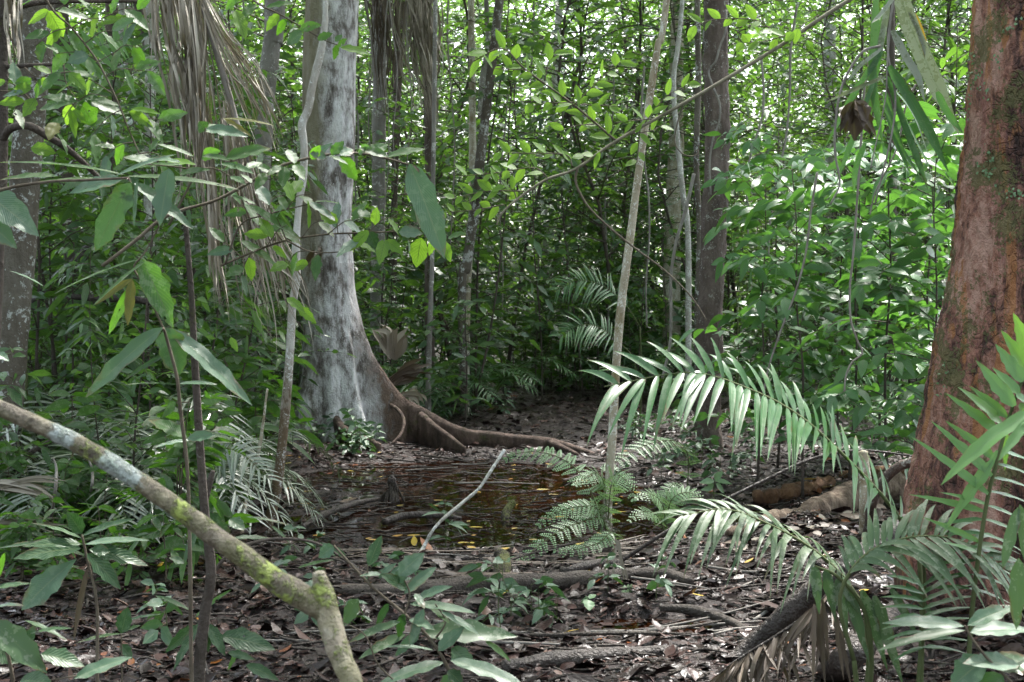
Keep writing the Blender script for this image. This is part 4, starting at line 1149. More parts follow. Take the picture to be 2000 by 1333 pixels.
# ------------------------------------------------------------------ near leaves, set out leaf by leaf
def leaf_px(acc, b, t, d0, d1=None, w=30, roll=15, droop=0.12, shape='ovate', fold=0.22, nseg=12, ncol=4, wave=0.045, rnd=None, sb=0.0):
    d1 = d0 if d1 is None else d1
    b3, t3 = P(b[0], b[1], d0), P(t[0], t[1], d1)
    L0 = np.linalg.norm(t3 - b3)
    v = t3 - b3 + Z * droop * L0
    dirv = nrm(v)
    view = nrm(CAM - (b3 + t3) / 2)
    c = nrm(np.cross(dirv, view))
    if c[2] < 0: c = -c
    n = view * math.cos(R(roll)) + c * math.sin(R(roll))
    acc.leaves(b3, dirv, n, np.linalg.norm(v), w * (d0 + d1) / 2 / F, rnd, droop=droop * L0 / np.linalg.norm(v), fold=fold, nseg=nseg, ncol=ncol, shape=shape, wave=wave, side_bend=sb)

def ribbon(acc, pts, wd, n=16, nrmv=None, rnd=None, fold=0.3):
    c = catmull(pts, n)
    T = nrm(np.gradient(c, axis=0))
    nv = nrm(CAM - c.mean(0)) + rng.normal(0, 0.5, 3) if nrmv is None else np.asarray(nrmv, float)
    s = nrm(np.cross(T, nv))
    up = np.cross(s, T)
    t = np.linspace(0, 1, n)
    ws = (np.minimum(1, 0.5 + t * 4) * np.minimum(1, (1 - t) * 3 + 0.08))[:, None] * wd * 0.5
    V = np.stack([c - s * ws + up * ws * fold, c, c + s * ws + up * ws * fold], 1).reshape(-1, 3)
    i, j = np.meshgrid(np.arange(n - 1), np.arange(2), indexing='ij')
    q = np.stack([i * 3 + j, i * 3 + j + 1, (i + 1) * 3 + j + 1, (i + 1) * 3 + j], -1).reshape(-1, 4)
    uv = np.stack(np.broadcast_arrays(np.array([0, .5, 1])[None], t[:, None]), -1).reshape(-1, 2)
    acc.add(V, q, uv, np.full(len(V), rng.random() if rnd is None else rnd))

def pxs(l, d, dd=0.0):
    n = max(1, len(l) - 1)
    return [P(x, y, d + dd * i / n) for i, (x, y) in enumerate(l)]

def spray(name, label, cat, stems, leaves, d, lmat, smat=None, rooted=None, group=None, mats=None):
    """stems: list of (px pts, width px[, ddepth]); leaves: list of dict or tuples (base, tip, w[, roll[, shape]])"""
    p0 = P(*stems[0][0][0], d) if rooted is None else np.array(rooted)
    root = empty(name, p0, label, cat, group)
    st = Acc()
    for s in stems:
        pts = pxs(s[0], d, s[2] if len(s) > 2 else 0.0)
        st.tube(pts, np.linspace(s[1], s[1] * (s[3] if len(s) > 3 else 0.55), len(pts)) * 0.5 * d / F, sides=6, n=len(pts) * 6, rough=0.1)
    st.build('stem', smat or M['twig'], root)
    accs = {}
    for L in leaves:
        b, t, wd = L[0], L[1], L[2]
        roll = L[3] if len(L) > 3 else random.uniform(5, 40)
        shape = L[4] if len(L) > 4 else 'ovate'
        mt = L[5] if len(L) > 5 else lmat
        a = accs.setdefault(mt, Acc())
        e = random.uniform(-0.05, 0.05)
        leaf_px(a, b, t, d + e, d + e + random.uniform(-0.08, 0.08), wd, roll, shape=shape)
    for k, (mt, a) in enumerate(accs.items()):
        a.build('foliage', M[mt], root)
    return root
random.seed(21)

# whorl of long waxy leaves on a horizontal branch
spray('leafy_branch', 'branch with a whorl of long drooping grey-green waxy leaves', 'branch',
  [([(-260, 470), (-100, 410), (0, 372), (90, 356), (170, 352), (250, 348)], 9, -0.3), ([(250, 348), (255, 356)], 5)],
  [((243, 342), (-10, 318), 24, 72, 'lance', 'leaf_near'), ((248, 345), (468, 371), 26, 68, 'lance', 'leaf_near'),
   ((256, 357), (186, 492), 46, 8, 'oblong'), ((262, 358), (377, 448), 36, 30, 'lance'), ((330, 330), (312, 442), 38, 20, 'oblong'),
   ((240, 350), (135, 378), 30, 40, 'oblong'), ((236, 352), (20, 368), 22, 60, 'lance', 'leaf_near'), ((268, 352), (262, 446), 16, 50, 'lance'),
   ((-40, 372), (76, 462), 62, 15, 'ovate'), ((-50, 415), (33, 486), 50, 18, 'ovate'), ((110, 345), (0, 352), 30, 60, 'lance', 'leaf_near'),
   ((225, 345), (345, 302), 20, 62, 'lance'), ((20, 530), (86, 560), 10, 70, 'lance'), ((-10, 690), (18, 706), 20, 30)],
  4.3, 'leaf_grey')
# trio of long leaves and its stem
spray('waxy_sapling', 'thin dark-stemmed sapling topped by three long splayed waxy leaves', 'sapling',
  [([(380, 1600), (374, 1330), (371, 1100), (366, 920), (352, 800), (345, 735), (325, 660), (319, 642)], 9, -0.2), ([(319, 642), (300, 600), (272, 545), (262, 520), (285, 490), (330, 405)], 5)],
  [((318, 640), (166, 778), 34, 22, 'oblong'), ((322, 640), (352, 733), 52, 5, 'oblong'), ((328, 642), (492, 792), 34, 30, 'oblong'),
   ((275, 506), (338, 642), 52, 12, 'ovate', 'leaf_near'), ((285, 510), (180, 600), 0.1 + 18, 65, 'lance', 'leaf_near'), ((258, 545), (186, 596), 20, 25, 'lance', 'leaf_olive'),
   ((258, 546), (249, 637), 26, 8, 'lance', 'leaf_olive'), ((262, 555), (212, 654), 28, 25, 'lance', 'leaf_near'), ((275, 506), (105, 575), 14, 70, 'lance', 'leaf_near'),
   ((330, 690), (240, 745), 14, 30, 'lance', 'leaf_dark'), ((348, 752), (245, 752), 10, 70, 'lance', 'leaf_near'), ((350, 750), (425, 752), 16, 55, 'lance'),
   ((365, 855), (290, 820), 30, 25, 'ovate', 'leaf_near'), ((372, 860), (300, 875), 18, 60, 'lance'), ((366, 858), (422, 850), 24, 30, 'ovate')],
  4.4, 'leaf_grey', rooted=G(380, 1540))
# straight sapling up the left third
spray('bare_sapling', 'straight thin bare-stemmed sapling with a low fork and dark leaves below', 'sapling',
  [([(385, 1600), (388, 1333), (400, 1200), (412, 1120), (400, 1000), (390, 860), (380, 700), (374, 580), (362, 430)], 27, -0.2, 0.35), ([(412, 1125), (445, 1085), (490, 1062), (545, 1053), (620, 1062), (690, 1105)], 9), ([(397, 990), (412, 935), (416, 920)], 16)],
  [((392, 1215), (338, 1312), 24), ((385, 1222), (322, 1276), 24), ((398, 1215), (407, 1275), 22), ((405, 1220), (440, 1282), 28), ((432, 1243), (538, 1270), 46, 25, 'ovate', 'leaf_dark'), ((445, 1275), (500, 1290), 16),
   ((380, 1207), (452, 1152), 14, 40, 'lance', 'leaf_near'), ((304, 1164), (374, 1194), 14, 40, 'lance', 'leaf_dark'), ((384, 1036), (360, 1098), 20, 20, 'lance'), ((448, 1015), (478, 1036), 30), ((480, 1010), (566, 1027), 12, 60, 'lance'), ((455, 1052), (535, 1054), 18, 50, 'lance'),
   ((530, 1028), (566, 1062), 14, 40, 'lance'), ((555, 1100), (522, 1112), 22), ((582, 1110), (652, 1094), 13, 55, 'lance', 'leaf_near'), ((640, 1074), (676, 1086), 18), ((480, 1300), (545, 1330), 24, 20, 'ovate', 'leaf_dark'), ((470, 1265), (445, 1310), 14, 30, 'lance', 'leaf_near'), ((360, 1100), (330, 1090), 16)],
  4.7, 'leaf_dark', M['bark_dark'], rooted=G(385, 1490))
# broad leaved plant low at the picture edge
spray('broadleaf_plant', 'low plant with broad dark drooping leaves and one withered brown leaf', 'plant',
  [([(196, 1600), (190, 1333), (189, 1180), (172, 1100), (160, 1045)], 8)],
  [((160, 1047), (264, 1014), 20, 55), ((160, 1042), (130, 1000), 32, 15), ((158, 1052), (60, 1022), 16, 60), ((166, 1064), (292, 1056), 24, 60, 'ovate', 'leaf_grey'), ((158, 1064), (44, 1068), 34, 55), ((158, 1072), (26, 1092), 44, 40), ((150, 1092), (42, 1192), 52, 18, 'obov', 'leaf_grey'), ((170, 1082), (236, 1152), 36, 25), ((174, 1074), (290, 1106), 36, 35), ((150, 1060), (-6, 1072), 20, 60), ((172, 1108), (144, 1252), 18, 30, 'lance', 'dead_brown'), ((180, 1075), (215, 1078), 26, 20)],
  4.5, 'leaf_dark', rooted=G(196, 1530))
spray('broadleaf_plant', 'olive spotted big-leaved plant in the bottom corner below the mossy branch', 'plant',
  [([(20, 1700), (30, 1400), (10, 1260), (-30, 1180)], 10), ([(24, 1345), (70, 1335), (150, 1320)], 5)],
  [((-20, 1215), (92, 1316), 56, 15, 'ovate', 'palm_spot'), ((-10, 1150), (62, 1140), 16, 55), ((-10, 1186), (48, 1184), 14, 60), ((80, 1278), (165, 1302), 42, 35), ((-10, 1268), (36, 1296), 40, 20), ((48, 1212), (132, 1252), 16, 60), ((145, 1326), (258, 1284), 30, 35, 'ovate', 'leaf_grey'), ((60, 1238), (142, 1228), 14, 60, 'ovate', 'leaf_near'), ((40, 1330), (104, 1338), 40, 20), ((-5, 1130), (10, 1080), 18, 20, 'lance', 'leaf_near'), ((35, 1290), (72, 1216), 26, 20)],
  3.6, 'leaf_dark', rooted=G(20, 1776))
spray('broadleaf_plant', 'small sprig with one upright rounded dark leaf among the litter', 'plant',
  [([(237, 1420), (238, 1330), (237, 1240)], 5)],
  [((237, 1238), (250, 1186), 30, 10), ((240, 1215), (316, 1200), 12, 60, 'lance'), ((236, 1238), (150, 1256), 14, 55, 'lance', 'leaf_near'), ((238, 1236), (275, 1222), 14, 50, 'lance', 'leaf_near'), ((236, 1260), (258, 1288), 22, 20)],
  5.3, 'leaf_dark', rooted=G(237, 1386))
# grey-green plant bottom centre
spray('grey_leaved_plant', 'bushy plant of many grey-green narrow leaves, one pale and pitted', 'plant',
  [([(905, 1560), (893, 1400), (885, 1330), (845, 1255), (790, 1200), (725, 1145), (652, 1066)], 9), ([(790, 1200), (800, 1160), (785, 1125)], 5), ([(845, 1255), (870, 1215), (850, 1180)], 5), ([(725, 1150), (718, 1110), (735, 1070)], 4), ([(893, 1400), (800, 1350), (740, 1300), (712, 1240), (655, 1210)], 4)],
  [((779, 1125), (829, 1080), 36, 8), ((790, 1160), (852, 1108), 30, 20, 'lance'), ((812, 1172), (884, 1146), 24, 45), ((795, 1152), (742, 1122), 26, 30, 'ovate', 'leaf_dark'), ((745, 1122), (702, 1126), 14, 50), ((800, 1180), (928, 1198), 26, 40, 'lance'), ((838, 1182), (878, 1218), 20, 30, 'lance', 'leaf_near'), ((828, 1190), (800, 1262), 28, 12, 'lance'), ((790, 1200), (778, 1246), 26, 15, 'lance', 'leaf_dark'), ((862, 1196), (938, 1242), 22, 40, 'lance'),
   ((825, 1238), (1012, 1244), 50, 30, 'ovate', 'palm_spot'), ((856, 1272), (908, 1224), 28, 20), ((782, 1215), (680, 1256), 26, 35, 'lance', 'palm_spot'), ((792, 1240), (700, 1288), 26, 40, 'ovate', 'palm_spot'), ((820, 1236), (772, 1282), 28, 15, 'lance'), ((846, 1270), (748, 1264), 16, 60, 'lance'), ((948, 1254), (997, 1292), 20, 30, 'lance', 'leaf_near'), ((882, 1266), (928, 1312), 36, 12, 'ovate', 'leaf_dark'), ((868, 1294), (735, 1340), 36, 40, 'lance'), ((880, 1290), (1030, 1345), 44, 40, 'lance'), ((888, 1318), (852, 1366), 30, 20), ((700, 1170), (672, 1222), 30, 12, 'ovate', 'palm_spot'), ((720, 1106), (746, 1046), 26, 10, 'ovate', 'leaf_dark'), ((652, 1068), (622, 1090), 30, 15, 'ovate', 'leaf_grey'), ((770, 1140), (800, 1112), 26, 25), ((800, 1210), (850, 1232), 24, 40), ((810, 1160), (830, 1190), 20, 20, 'lance'), ((760, 1180), (735, 1225), 22, 20, 'lance', 'leaf_dark'), ((740, 1130), (775, 1100), 16, 40), ((875, 1310), (905, 1340), 30, 30, 'ovate', 'leaf_dark')],
  4.6, 'leaf_grey', rooted=G(905, 1511))
# leaves in the lower right corner
spray('corner_plant', 'pale-stemmed plant with large blotched green leaves before the palms', 'plant',
  [([(2120, 1560), (2040, 1400), (1985, 1342), (1930, 1288), (1900, 1250), (1884, 1222)], 8)],
  [((1884, 1224), (1722, 1218), 30, 40, 'ovate', 'leaf_grey'), ((1884, 1232), (1712, 1272), 24, 50, 'oblong', 'palm_spot'), ((1890, 1222), (1988, 1184), 38, 35), ((1895, 1236), (2014, 1232), 38, 30), ((1925, 1288), (1856, 1345), 64, 25), ((1955, 1310), (2010, 1285), 60, 25, 'ovate', 'palm_spot'), ((1960, 1320), (1890, 1395), 66, 15, 'ovate', 'leaf_grey'), ((1990, 1300), (1880, 1296), 50, 45, 'ovate')],
  3.7, 'leaf_grey', rooted=G(2120, 1743))

# twig sweeping across to the massive tree, leaves along it, one huge hanging leaf at the end
tw = [(352, 412), (420, 392), (482, 360), (540, 328), (600, 310), (660, 300), (700, 300), (740, 306), (798, 322)]
spray('leafy_branch', 'long arching twig ending in one huge dark hanging leaf', 'branch',
  [([(200, 520), (265, 470), (310, 432)] + tw, 8, 0.2)],
  [((800, 320), (868, 506), 52, 6, 'oblong', 'leaf_grey'), ((805, 322), (832, 350), 8, 30, 'lance', 'dead_brown'), ((664, 305), (697, 354), 30, 8), ((608, 312), (626, 284), 20, 10), ((612, 312), (650, 280), 22, 50, 'ovate', 'leaf_grey'), ((648, 304), (672, 276), 24, 30), ((636, 308), (605, 300), 22, 25, 'ovate', 'leaf_grey'), ((664, 303), (690, 292), 26, 25, 'ovate', 'leaf_grey'), ((700, 300), (722, 286), 22, 40), ((722, 302), (757, 282), 28, 30), ((756, 306), (700, 290), 22, 40), ((756, 307), (832, 292), 24, 55), ((575, 320), (562, 292), 24, 20), ((552, 325), (520, 345), 18, 40), ((575, 322), (595, 352), 24, 20), ((556, 326), (552, 368), 26, 10), ((530, 335), (500, 325), 20, 40), ((490, 358), (470, 340), 18, 40), ((450, 382), (500, 400), 16, 60, 'lance'), ((520, 338), (498, 372), 22, 20), ((640, 304), (680, 322), 14, 60)],
  4.9, 'leaf_near', mats=None)
# sprays of middle-size leaves about the dead frond
spray('leafy_branch', 'twig with twin cupped pale leaves before the hanging dead frond', 'branch',
  [([(330, 440), (385, 330), (398, 270), (402, 250)], 5), ([(385, 330), (420, 330), (450, 345)], 4), ([(385, 332), (330, 325), (290, 322)], 4)],
  [((402, 252), (485, 268), 28, 40, 'ovate', 'leaf_grey'), ((400, 256), (388, 238), 26, 10, 'ovate', 'leaf_grey'), ((402, 258), (432, 248), 22, 15), ((392, 308), (432, 296), 26, 20), ((378, 306), (306, 282), 16, 55, 'lance'), ((440, 310), (530, 290), 28, 40, 'oblong'), ((395, 305), (450, 315), 18, 50), ((432, 320), (496, 340), 26, 50, 'lance', 'leaf_dark'), ((350, 340), (412, 332), 18, 50), ((300, 318), (240, 308), 26, 55, 'ovate'), ((352, 318), (282, 312), 24, 60, 'lance', 'leaf_grey'), ((355, 322), (260, 330), 18, 60, 'lance'), ((435, 232), (535, 246), 12, 60, 'lance', 'leaf_olive'), ((436, 232), (492, 268), 14, 30, 'lance', 'leaf_olive'), ((465, 320), (435, 335), 18, 40), ((480, 330), (512, 318), 18, 30), ((450, 345), (480, 362), 18, 40, 'ovate', 'leaf_dark')],
  4.7, 'leaf_near')
def twig_run(stems, leaves, a, b, l, w, mats, step=24, wp=2.5, sag=10):
    a, b = np.array(a, float), np.array(b, float)
    m_ = (a + b) / 2 + np.array([random.gauss(0, 6), -sag])
    stems.append(([tuple(a), tuple(m_), tuple(b)], wp))
    c = catmull(np.array([(*a, 0), (*m_, 0), (*b, 0)]), 40)[:, :2]
    seg = np.concatenate([[0], np.cumsum(np.linalg.norm(np.diff(c, axis=0), axis=1))])
    s_, k = step * 0.8, 0
    while s_ < seg[-1] + 1:
        i = min(38, int(np.searchsorted(seg, s_)))
        T = nrm(c[i + 1] - c[i]); sd_ = np.array([-T[1], T[0]]) * (1 if k % 2 else -1)
        dv = nrm(T * random.uniform(0.4, 0.9) + sd_ * random.uniform(0.4, 1.0) + np.array([0, 0.25])); ll = l * random.uniform(0.7, 1.25)
        leaves.append((tuple(c[i]), tuple(c[i] + dv * ll), w * random.uniform(0.8, 1.2), random.uniform(15, 68), 'ovate', random.choice(mats)))
        s_ += step * random.uniform(0.75, 1.25); k += 1
bl, bs = [], []
for a_, b_ in (((470, 502), (420, 470)), ((500, 490), (470, 540)), ((520, 483), (560, 440)), ((560, 470), (540, 425)), ((590, 464), (640, 430)), ((600, 490), (560, 520)), ((640, 494), (600, 520)), ((640, 458), (690, 430)), ((680, 456), (700, 490)), ((720, 455), (770, 425)), ((740, 454), (700, 470)), ((760, 452), (800, 470)), ((800, 450), (850, 420)), ((820, 446), (880, 470)), ((530, 480), (500, 440)), ((660, 457), (650, 420)), ((560, 410), (600, 380)), ((520, 420), (560, 380)), ((490, 432), (470, 400))):
    twig_run(bs, bl, a_, b_, 48, 23, ['leaf_near', 'leaf_near', 'leaf_bright', 'leaf_grey'])
spray('leafy_branch', 'thin twig with yellow-green backlit leaves hanging across the pale trunk', 'branch',
  [([(430, 520), (500, 490), (560, 470), (640, 458), (720, 455), (800, 450), (866, 436)], 5, 0.2), ([(560, 470), (600, 490), (640, 494), (680, 490)], 4), ([(440, 515), (470, 440), (520, 420), (600, 400), (640, 392)], 4)] + bs,
  bl + [((752, 468), (741, 518), 26, 5, 'ovate', 'leaf_bright'), ((754, 470), (787, 497), 22, 10, 'ovate', 'leaf_bright'), ((823, 465), (813, 523), 36, 5, 'ovate', 'leaf_bright'), ((866, 472), (880, 513), 20, 10, 'ovate', 'leaf_bright'), ((848, 468), (838, 500), 16, 10, 'ovate', 'leaf_bright'), ((720, 452), (735, 488), 26, 10, 'ovate', 'leaf_dark'), ((795, 446), (785, 470), 28, 10, 'ovate', 'leaf_grey'), ((705, 425), (718, 412), 26, 10, 'ovate', 'leaf_near'), ((606, 396), (655, 432), 22, 30, 'lance', 'leaf_grey'), ((615, 394), (664, 398), 10, 60, 'lance', 'leaf_near'), ((532, 482), (560, 505), 16, 20, 'ovate', 'leaf_bright'), ((580, 600), (618, 632), 20, 15, 'ovate', 'leaf_bright'), ((560, 582), (596, 612), 20, 30, 'ovate', 'leaf_bright'), ((450, 660), (464, 688), 14, 10, 'ovate', 'leaf_bright'), ((570, 380), (590, 352), 26, 10, 'ovate', 'leaf_bright'), ((480, 400), (590, 470), 26, 40, 'lance', 'leaf_near'), ((470, 470), (540, 520), 26, 40, 'lance', 'leaf_near')],
  5.3, 'leaf_bright')
ul, us = [], []
for a_, b_ in (((95, 8), (30, -10)), ((110, 22), (180, -5)), ((140, 55), (70, 90)), ((165, 86), (240, 60)), ((190, 120), (110, 105)), ((205, 150), (290, 140)), ((222, 185), (150, 150)), ((236, 215), (180, 265)), ((250, 250), (320, 235)), ((262, 278), (200, 310)), ((272, 300), (330, 320)), ((200, 36), (270, 20)), ((90, 190), (20, 230)), ((150, 198), (110, 262)), ((140, 140), (60, 175)), ((60, 195), (10, 160)), ((152, 198), (210, 190)), ((225, 102), (270, 95))):
    twig_run(us, ul, a_, b_, 52, 24, ['leaf_near', 'leaf_near', 'leaf_bright', 'leaf_near', 'leaf_grey'])
spray('leafy_branch', 'slanting brown twig hung with pale-lit leaves before the lichen-blotched trunk', 'branch',
  [([(40, -120), (95, 8), (140, 55), (190, 120), (228, 195), (250, 250), (272, 300)], 5, 0.0), ([(124, 126), (130, 165), (152, 198)], 3), ([(140, 55), (170, 38), (200, 36)], 3), ([(190, 122), (225, 102)], 2), ([(48, 132), (70, 150), (100, 148), (140, 140)], 3), ([(0, 178), (30, 180), (60, 195), (90, 190)], 3)] + us,
  [((96, 22), (55, 48), 22, 30, 'ovate', 'leaf_bright'), ((95, 22), (124, 73), 36, 8, 'ovate', 'leaf_bright'), ((108, 18), (184, 42), 20, 45), ((148, 198), (76, 215), 40, 40), ((150, 200), (80, 190), 30, 55), ((155, 200), (186, 247), 44, 10, 'ovate', 'leaf_near'), ((165, 196), (244, 225), 30, 45), ((165, 192), (236, 208), 22, 60), ((140, 205), (130, 245), 26, 15, 'ovate', 'leaf_bright'), ((142, 215), (168, 237), 14, 25, 'ovate', 'leaf_bright'), ((135, 143), (170, 178), 24, 15, 'ovate', 'leaf_bright'), ((138, 140), (192, 156), 18, 55), ((252, 218), (300, 251), 22, 20, 'ovate', 'leaf_bright'), ((256, 213), (314, 224), 15, 45, 'ovate', 'leaf_bright'), ((80, 150), (86, 170), 14, 15, 'ovate', 'leaf_bright'), ((60, 290), (110, 300), 30, 30, 'ovate', 'leaf_bright'), ((40, 150), (50, 178), 34, 15), ((110, 240), (95, 275), 30, 15, 'ovate', 'leaf_olive')] + ul,
  5.1, 'leaf_near')
spray('leafy_branch', 'small lime-green sprig glowing above the feathery palm leaf', 'branch',
  [([(300, -60), (285, 10), (262, 45), (230, 40)], 3)],
  [((240, 40), (200, 35), 13, 40), ((238, 42), (185, 52), 12, 55), ((262, 46), (238, 30), 16, 20), ((265, 50), (250, 62), 16, 20), ((270, 48), (282, 56), 20, 20), ((226, 34), (240, 32), 12, 20), ((218, 40), (200, 46), 10, 30), ((268, 40), (280, 30), 12, 20)],
  7.5, 'leaf_bright')
spray('leafy_branch', 'leafy twig crossing the top of the massive pale tree', 'branch',
  [([(430, -60), (500, 5), (540, 25), (580, 48), (632, 78), (665, 90)], 4, 0.1)],
  [((585, 58), (628, 50), 22, 30), ((590, 62), (560, 90), 26, 20, 'ovate', 'leaf_grey'), ((620, 78), (650, 66), 18, 30), ((655, 82), (668, 68), 12, 15), ((660, 88), (652, 118), 14, 15), ((665, 94), (727, 108), 20, 40, 'ovate', 'leaf_bright'), ((660, 92), (678, 76), 12, 20), ((500, 8), (470, 40), 24, 40), ((520, 15), (580, 6), 18, 55), ((545, 28), (520, 62), 22, 30, 'ovate', 'leaf_bright'), ((460, 20), (480, 80), 26, 15, 'ovate', 'leaf_bright'), ((560, 38), (540, 70), 18, 20), ((470, -10), (440, 20), 26, 30)],
  6.0, 'leaf_near')

# ------------------------------------------------------------------ diagonal hanging vine with small leaves
def leaflet_run(acc, pts, d, step=20, l=32, w=20, tip=True):
    c = catmull(np.array([(x, y, 0) for x, y in pts], float), 60)[:, :2]
    seg = np.concatenate([[0], np.cumsum(np.linalg.norm(np.diff(c, axis=0), axis=1))])
    k = 0
    s_ = step * 0.6
    while s_ < seg[-1]:
        i = min(58, np.searchsorted(seg, s_))
        T = nrm(c[i + 1] - c[i]); Nn = np.array([-T[1], T[0]]) * (1 if k % 2 else -1)
        dv = nrm(T * 0.7 + Nn * random.uniform(0.35, 1.0)); ll = l * random.uniform(0.7, 1.25)
        leaf_px(acc, c[i], c[i] + dv * ll, d + random.uniform(-0.04, 0.04), None, w * random.uniform(0.75, 1.2), random.uniform(15, 72), droop=0.05, nseg=6, ncol=2, wave=0)
        s_ += step * random.uniform(0.7, 1.3); k += 1
VD = 5.2
vine = [(2050, -230), (1860, -110), (1740, -45), (1640, 12), (1520, 92), (1400, 165), (1300, 222), (1200, 278), (1125, 330), (1065, 352), (1010, 390), (978, 420), (970, 440)]
root = empty('climbing_vine', P(*vine[0], VD), 'long diagonal vine with small round leaves slanting down across the clearing', 'vine')
st = Acc()
vs = Acc(); vs.tube(pxs(vine, VD), np.linspace(9.5, 3.5, len(vine)) * 0.5 * VD / F, sides=8, n=90)
vs.build('main_stem', M['vine'], root)
tws = [([(1205, 277), (1120, 205), (1027, 137), (981, 95), (925, 120)], 5), ([(1122, 205), (1168, 159), (1212, 121)], 2.5), ([(1122, 203), (1165, 206), (1210, 208)], 2.5), ([(1064, 159), (1072, 120), (1096, 84)], 2.5), ([(1027, 137), (957, 134)], 2.5), ([(1161, 243), (1125, 246), (1092, 258)], 2.5), ([(1122, 200), (1080, 202), (1040, 205)], 2.5),
       ([(1118, 326), (1105, 303), (1040, 300), (976, 299)], 3), ([(1069, 347), (1041, 328), (970, 338), (905, 344)], 3), ([(1024, 374), (950, 374), (876, 391)], 3), ([(985, 400), (930, 410), (865, 416)], 2.5), ([(1260, 240), (1300, 190), (1346, 165)], 2.5), ([(1519, 70), (1476, 40), (1395, 39), (1347, 55)], 3), ([(1560, 60), (1500, 80), (1450, 85)], 2.5), ([(1600, 30), (1560, 55), (1548, 80)], 2.5), ([(1280, 232), (1236, 236), (1200, 240)], 2.5), ([(1230, 262), (1275, 255), (1300, 240)], 2.5), ([(1180, 290), (1150, 310), (1135, 300)], 2.5), ([(1010, 392), (1000, 370), (965, 355)], 2.5), ([(1250, 250), (1245, 310), (1240, 325)], 2.5)]
for pts, wp in tws:
    tq = Acc(); tq.tube(pxs(pts, VD), np.linspace(wp, wp * 0.5, len(pts)) * 0.5 * VD / F, sides=5, n=20)
    tq.build('side_twig', M['twig'], root)
st.tube(pxs([(1128, 330), (1124, 350), (1130, 372), (1150, 405), (1185, 440), (1240, 485), (1300, 530), (1350, 580), (1380, 626)], VD), np.linspace(6, 3, 9) * 0.5 * VD / F, sides=6, n=50)
st.build('hanging_shoot', M['twig'], root)
st = Acc()
st.tube(pxs([(1334, 205), (1326, 230), (1319, 262), (1320, 285), (1335, 302), (1352, 305), (1363, 300), (1362, 293), (1357, 296)], VD), np.linspace(3, 2, 9) * 0.5 * VD / F, sides=5, n=40)
st.build('curled_tendril', M['twig'], root)
lf = Acc()
for k, (pts, wp) in enumerate(tws):
    leaflet_run(lf, pts, VD, step=17, l=38 if k in (0, 3) else 30, w=18)
lf.build('foliage', M['leaf_bright'], root)

# ------------------------------------------------------------------ hanging dead palm frond
def dead_frond():
    d = 6.2
    root = empty('dead_palm_frond', P(392, -40, d), 'huge dry grey palm frond hanging down in a curtain of strips', 'dead frond')
    st, lf = Acc(), Acc()
    st.tube(pxs([(360, -160), (388, -30), (412, 60), (440, 160), (468, 260), (496, 350), (520, 420), (536, 470)], d), np.linspace(20, 5, 8) * 0.5 * d / F, sides=8, n=50)
    st.build('rachis', M['twig_grey'], root)
    def strands(n, ctrl, sp, wd):
        for k in range(n):
            g = random.gauss(0, 1)
            cut = random.uniform(0.6, 1.0)
            pts = [P(x + (g * 0.85 + random.gauss(0, 0.45)) * s * (1 + 0.14 * i_), y + random.gauss(0, 9), d + random.gauss(0, 0.08)) for i_, ((x, y), s) in enumerate(zip(ctrl, sp))]
            c = catmull(pts, 20)
            ribbon(lf, c[:max(4, int(20 * cut))], random.uniform(0.25, 0.85) * wd * d / F, n=18, fold=0.6)
    strands(62, [(338, -40), (352, 60), (366, 160), (374, 260), (380, 360), (384, 440)], [24, 20, 15, 13, 12, 14], 7.5)
    strands(26, [(366, -30), (384, 120), (398, 260), (412, 380), (424, 500), (436, 640)], [10, 11, 12, 9, 8, 8], 7)
    strands(10, [(300, -40), (306, 60), (311, 130), (313, 190)], [7, 6, 5, 4], 5.5)
    strands(24, [(392, -20), (432, 60), (482, 130), (522, 200), (548, 262), (570, 310)], [8, 10, 12, 10, 10, 12], 5)
    strands(14, [(400, 20), (440, 110), (476, 190), (508, 262), (530, 330)], [8, 10, 14, 16, 18], 5)
    strands(30, [(440, 200), (454, 300), (462, 400), (480, 500), (500, 620), (512, 740)], [8, 10, 14, 16, 16, 18], 5.5)
    strands(32, [(470, 270), (490, 360), (510, 440), (536, 520), (566, 610), (598, 700)], [8, 10, 12, 14, 18, 22], 5)
    strands(26, [(500, 360), (520, 430), (545, 500), (570, 570), (585, 640)], [8, 10, 14, 20, 26], 4.5)
    strands(14, [(408, 360), (414, 440), (424, 520), (436, 590), (448, 660)], [5, 6, 6, 7, 6], 6.5)
    lf.build('leaflet_curtain', M['dead_palm'], root)
dead_frond()
def skirt(label, ctrl, sp, n, d, wd, mat='dead_palm'):
    root = empty('dead_palm_frond', P(*ctrl[0], d), label, 'dead frond')
    lf = Acc()
    for k in range(n):
        g = random.gauss(0, 1)
        pts = [P(x + (g * 0.8 + random.gauss(0, 0.45)) * s, y + random.gauss(0, 10), d + random.gauss(0, 0.15)) for (x, y), s in zip(ctrl, sp)]
        c = catmull(pts, 16)
        ribbon(lf, c[:max(4, int(16 * random.uniform(0.45, 1.0)))], random.uniform(0.5, 1.1) * wd * d / F, n=12)
    st = Acc(); st.tube(pxs(ctrl[:3], d), np.array([8, 6, 4]) * 0.5 * d / F, sides=6)
    st.build('rachis', M['twig_grey'], root)
    lf.build('leaflet_curtain', M[mat], root)
skirt('shaggy tan skirt of dead fronds against a dark palm trunk', [(812, -40), (816, 40), (826, 120), (840, 200), (848, 280)], [22, 22, 20, 12, 8], 120, 16.2, 3.2)
skirt('dark fibrous aerial roots draping the shaggy trunk', [(745, -30), (748, 40), (752, 110), (752, 180), (750, 260)], [18, 16, 16, 14, 12], 50, 17.0, 3.2, 'dead_brown')
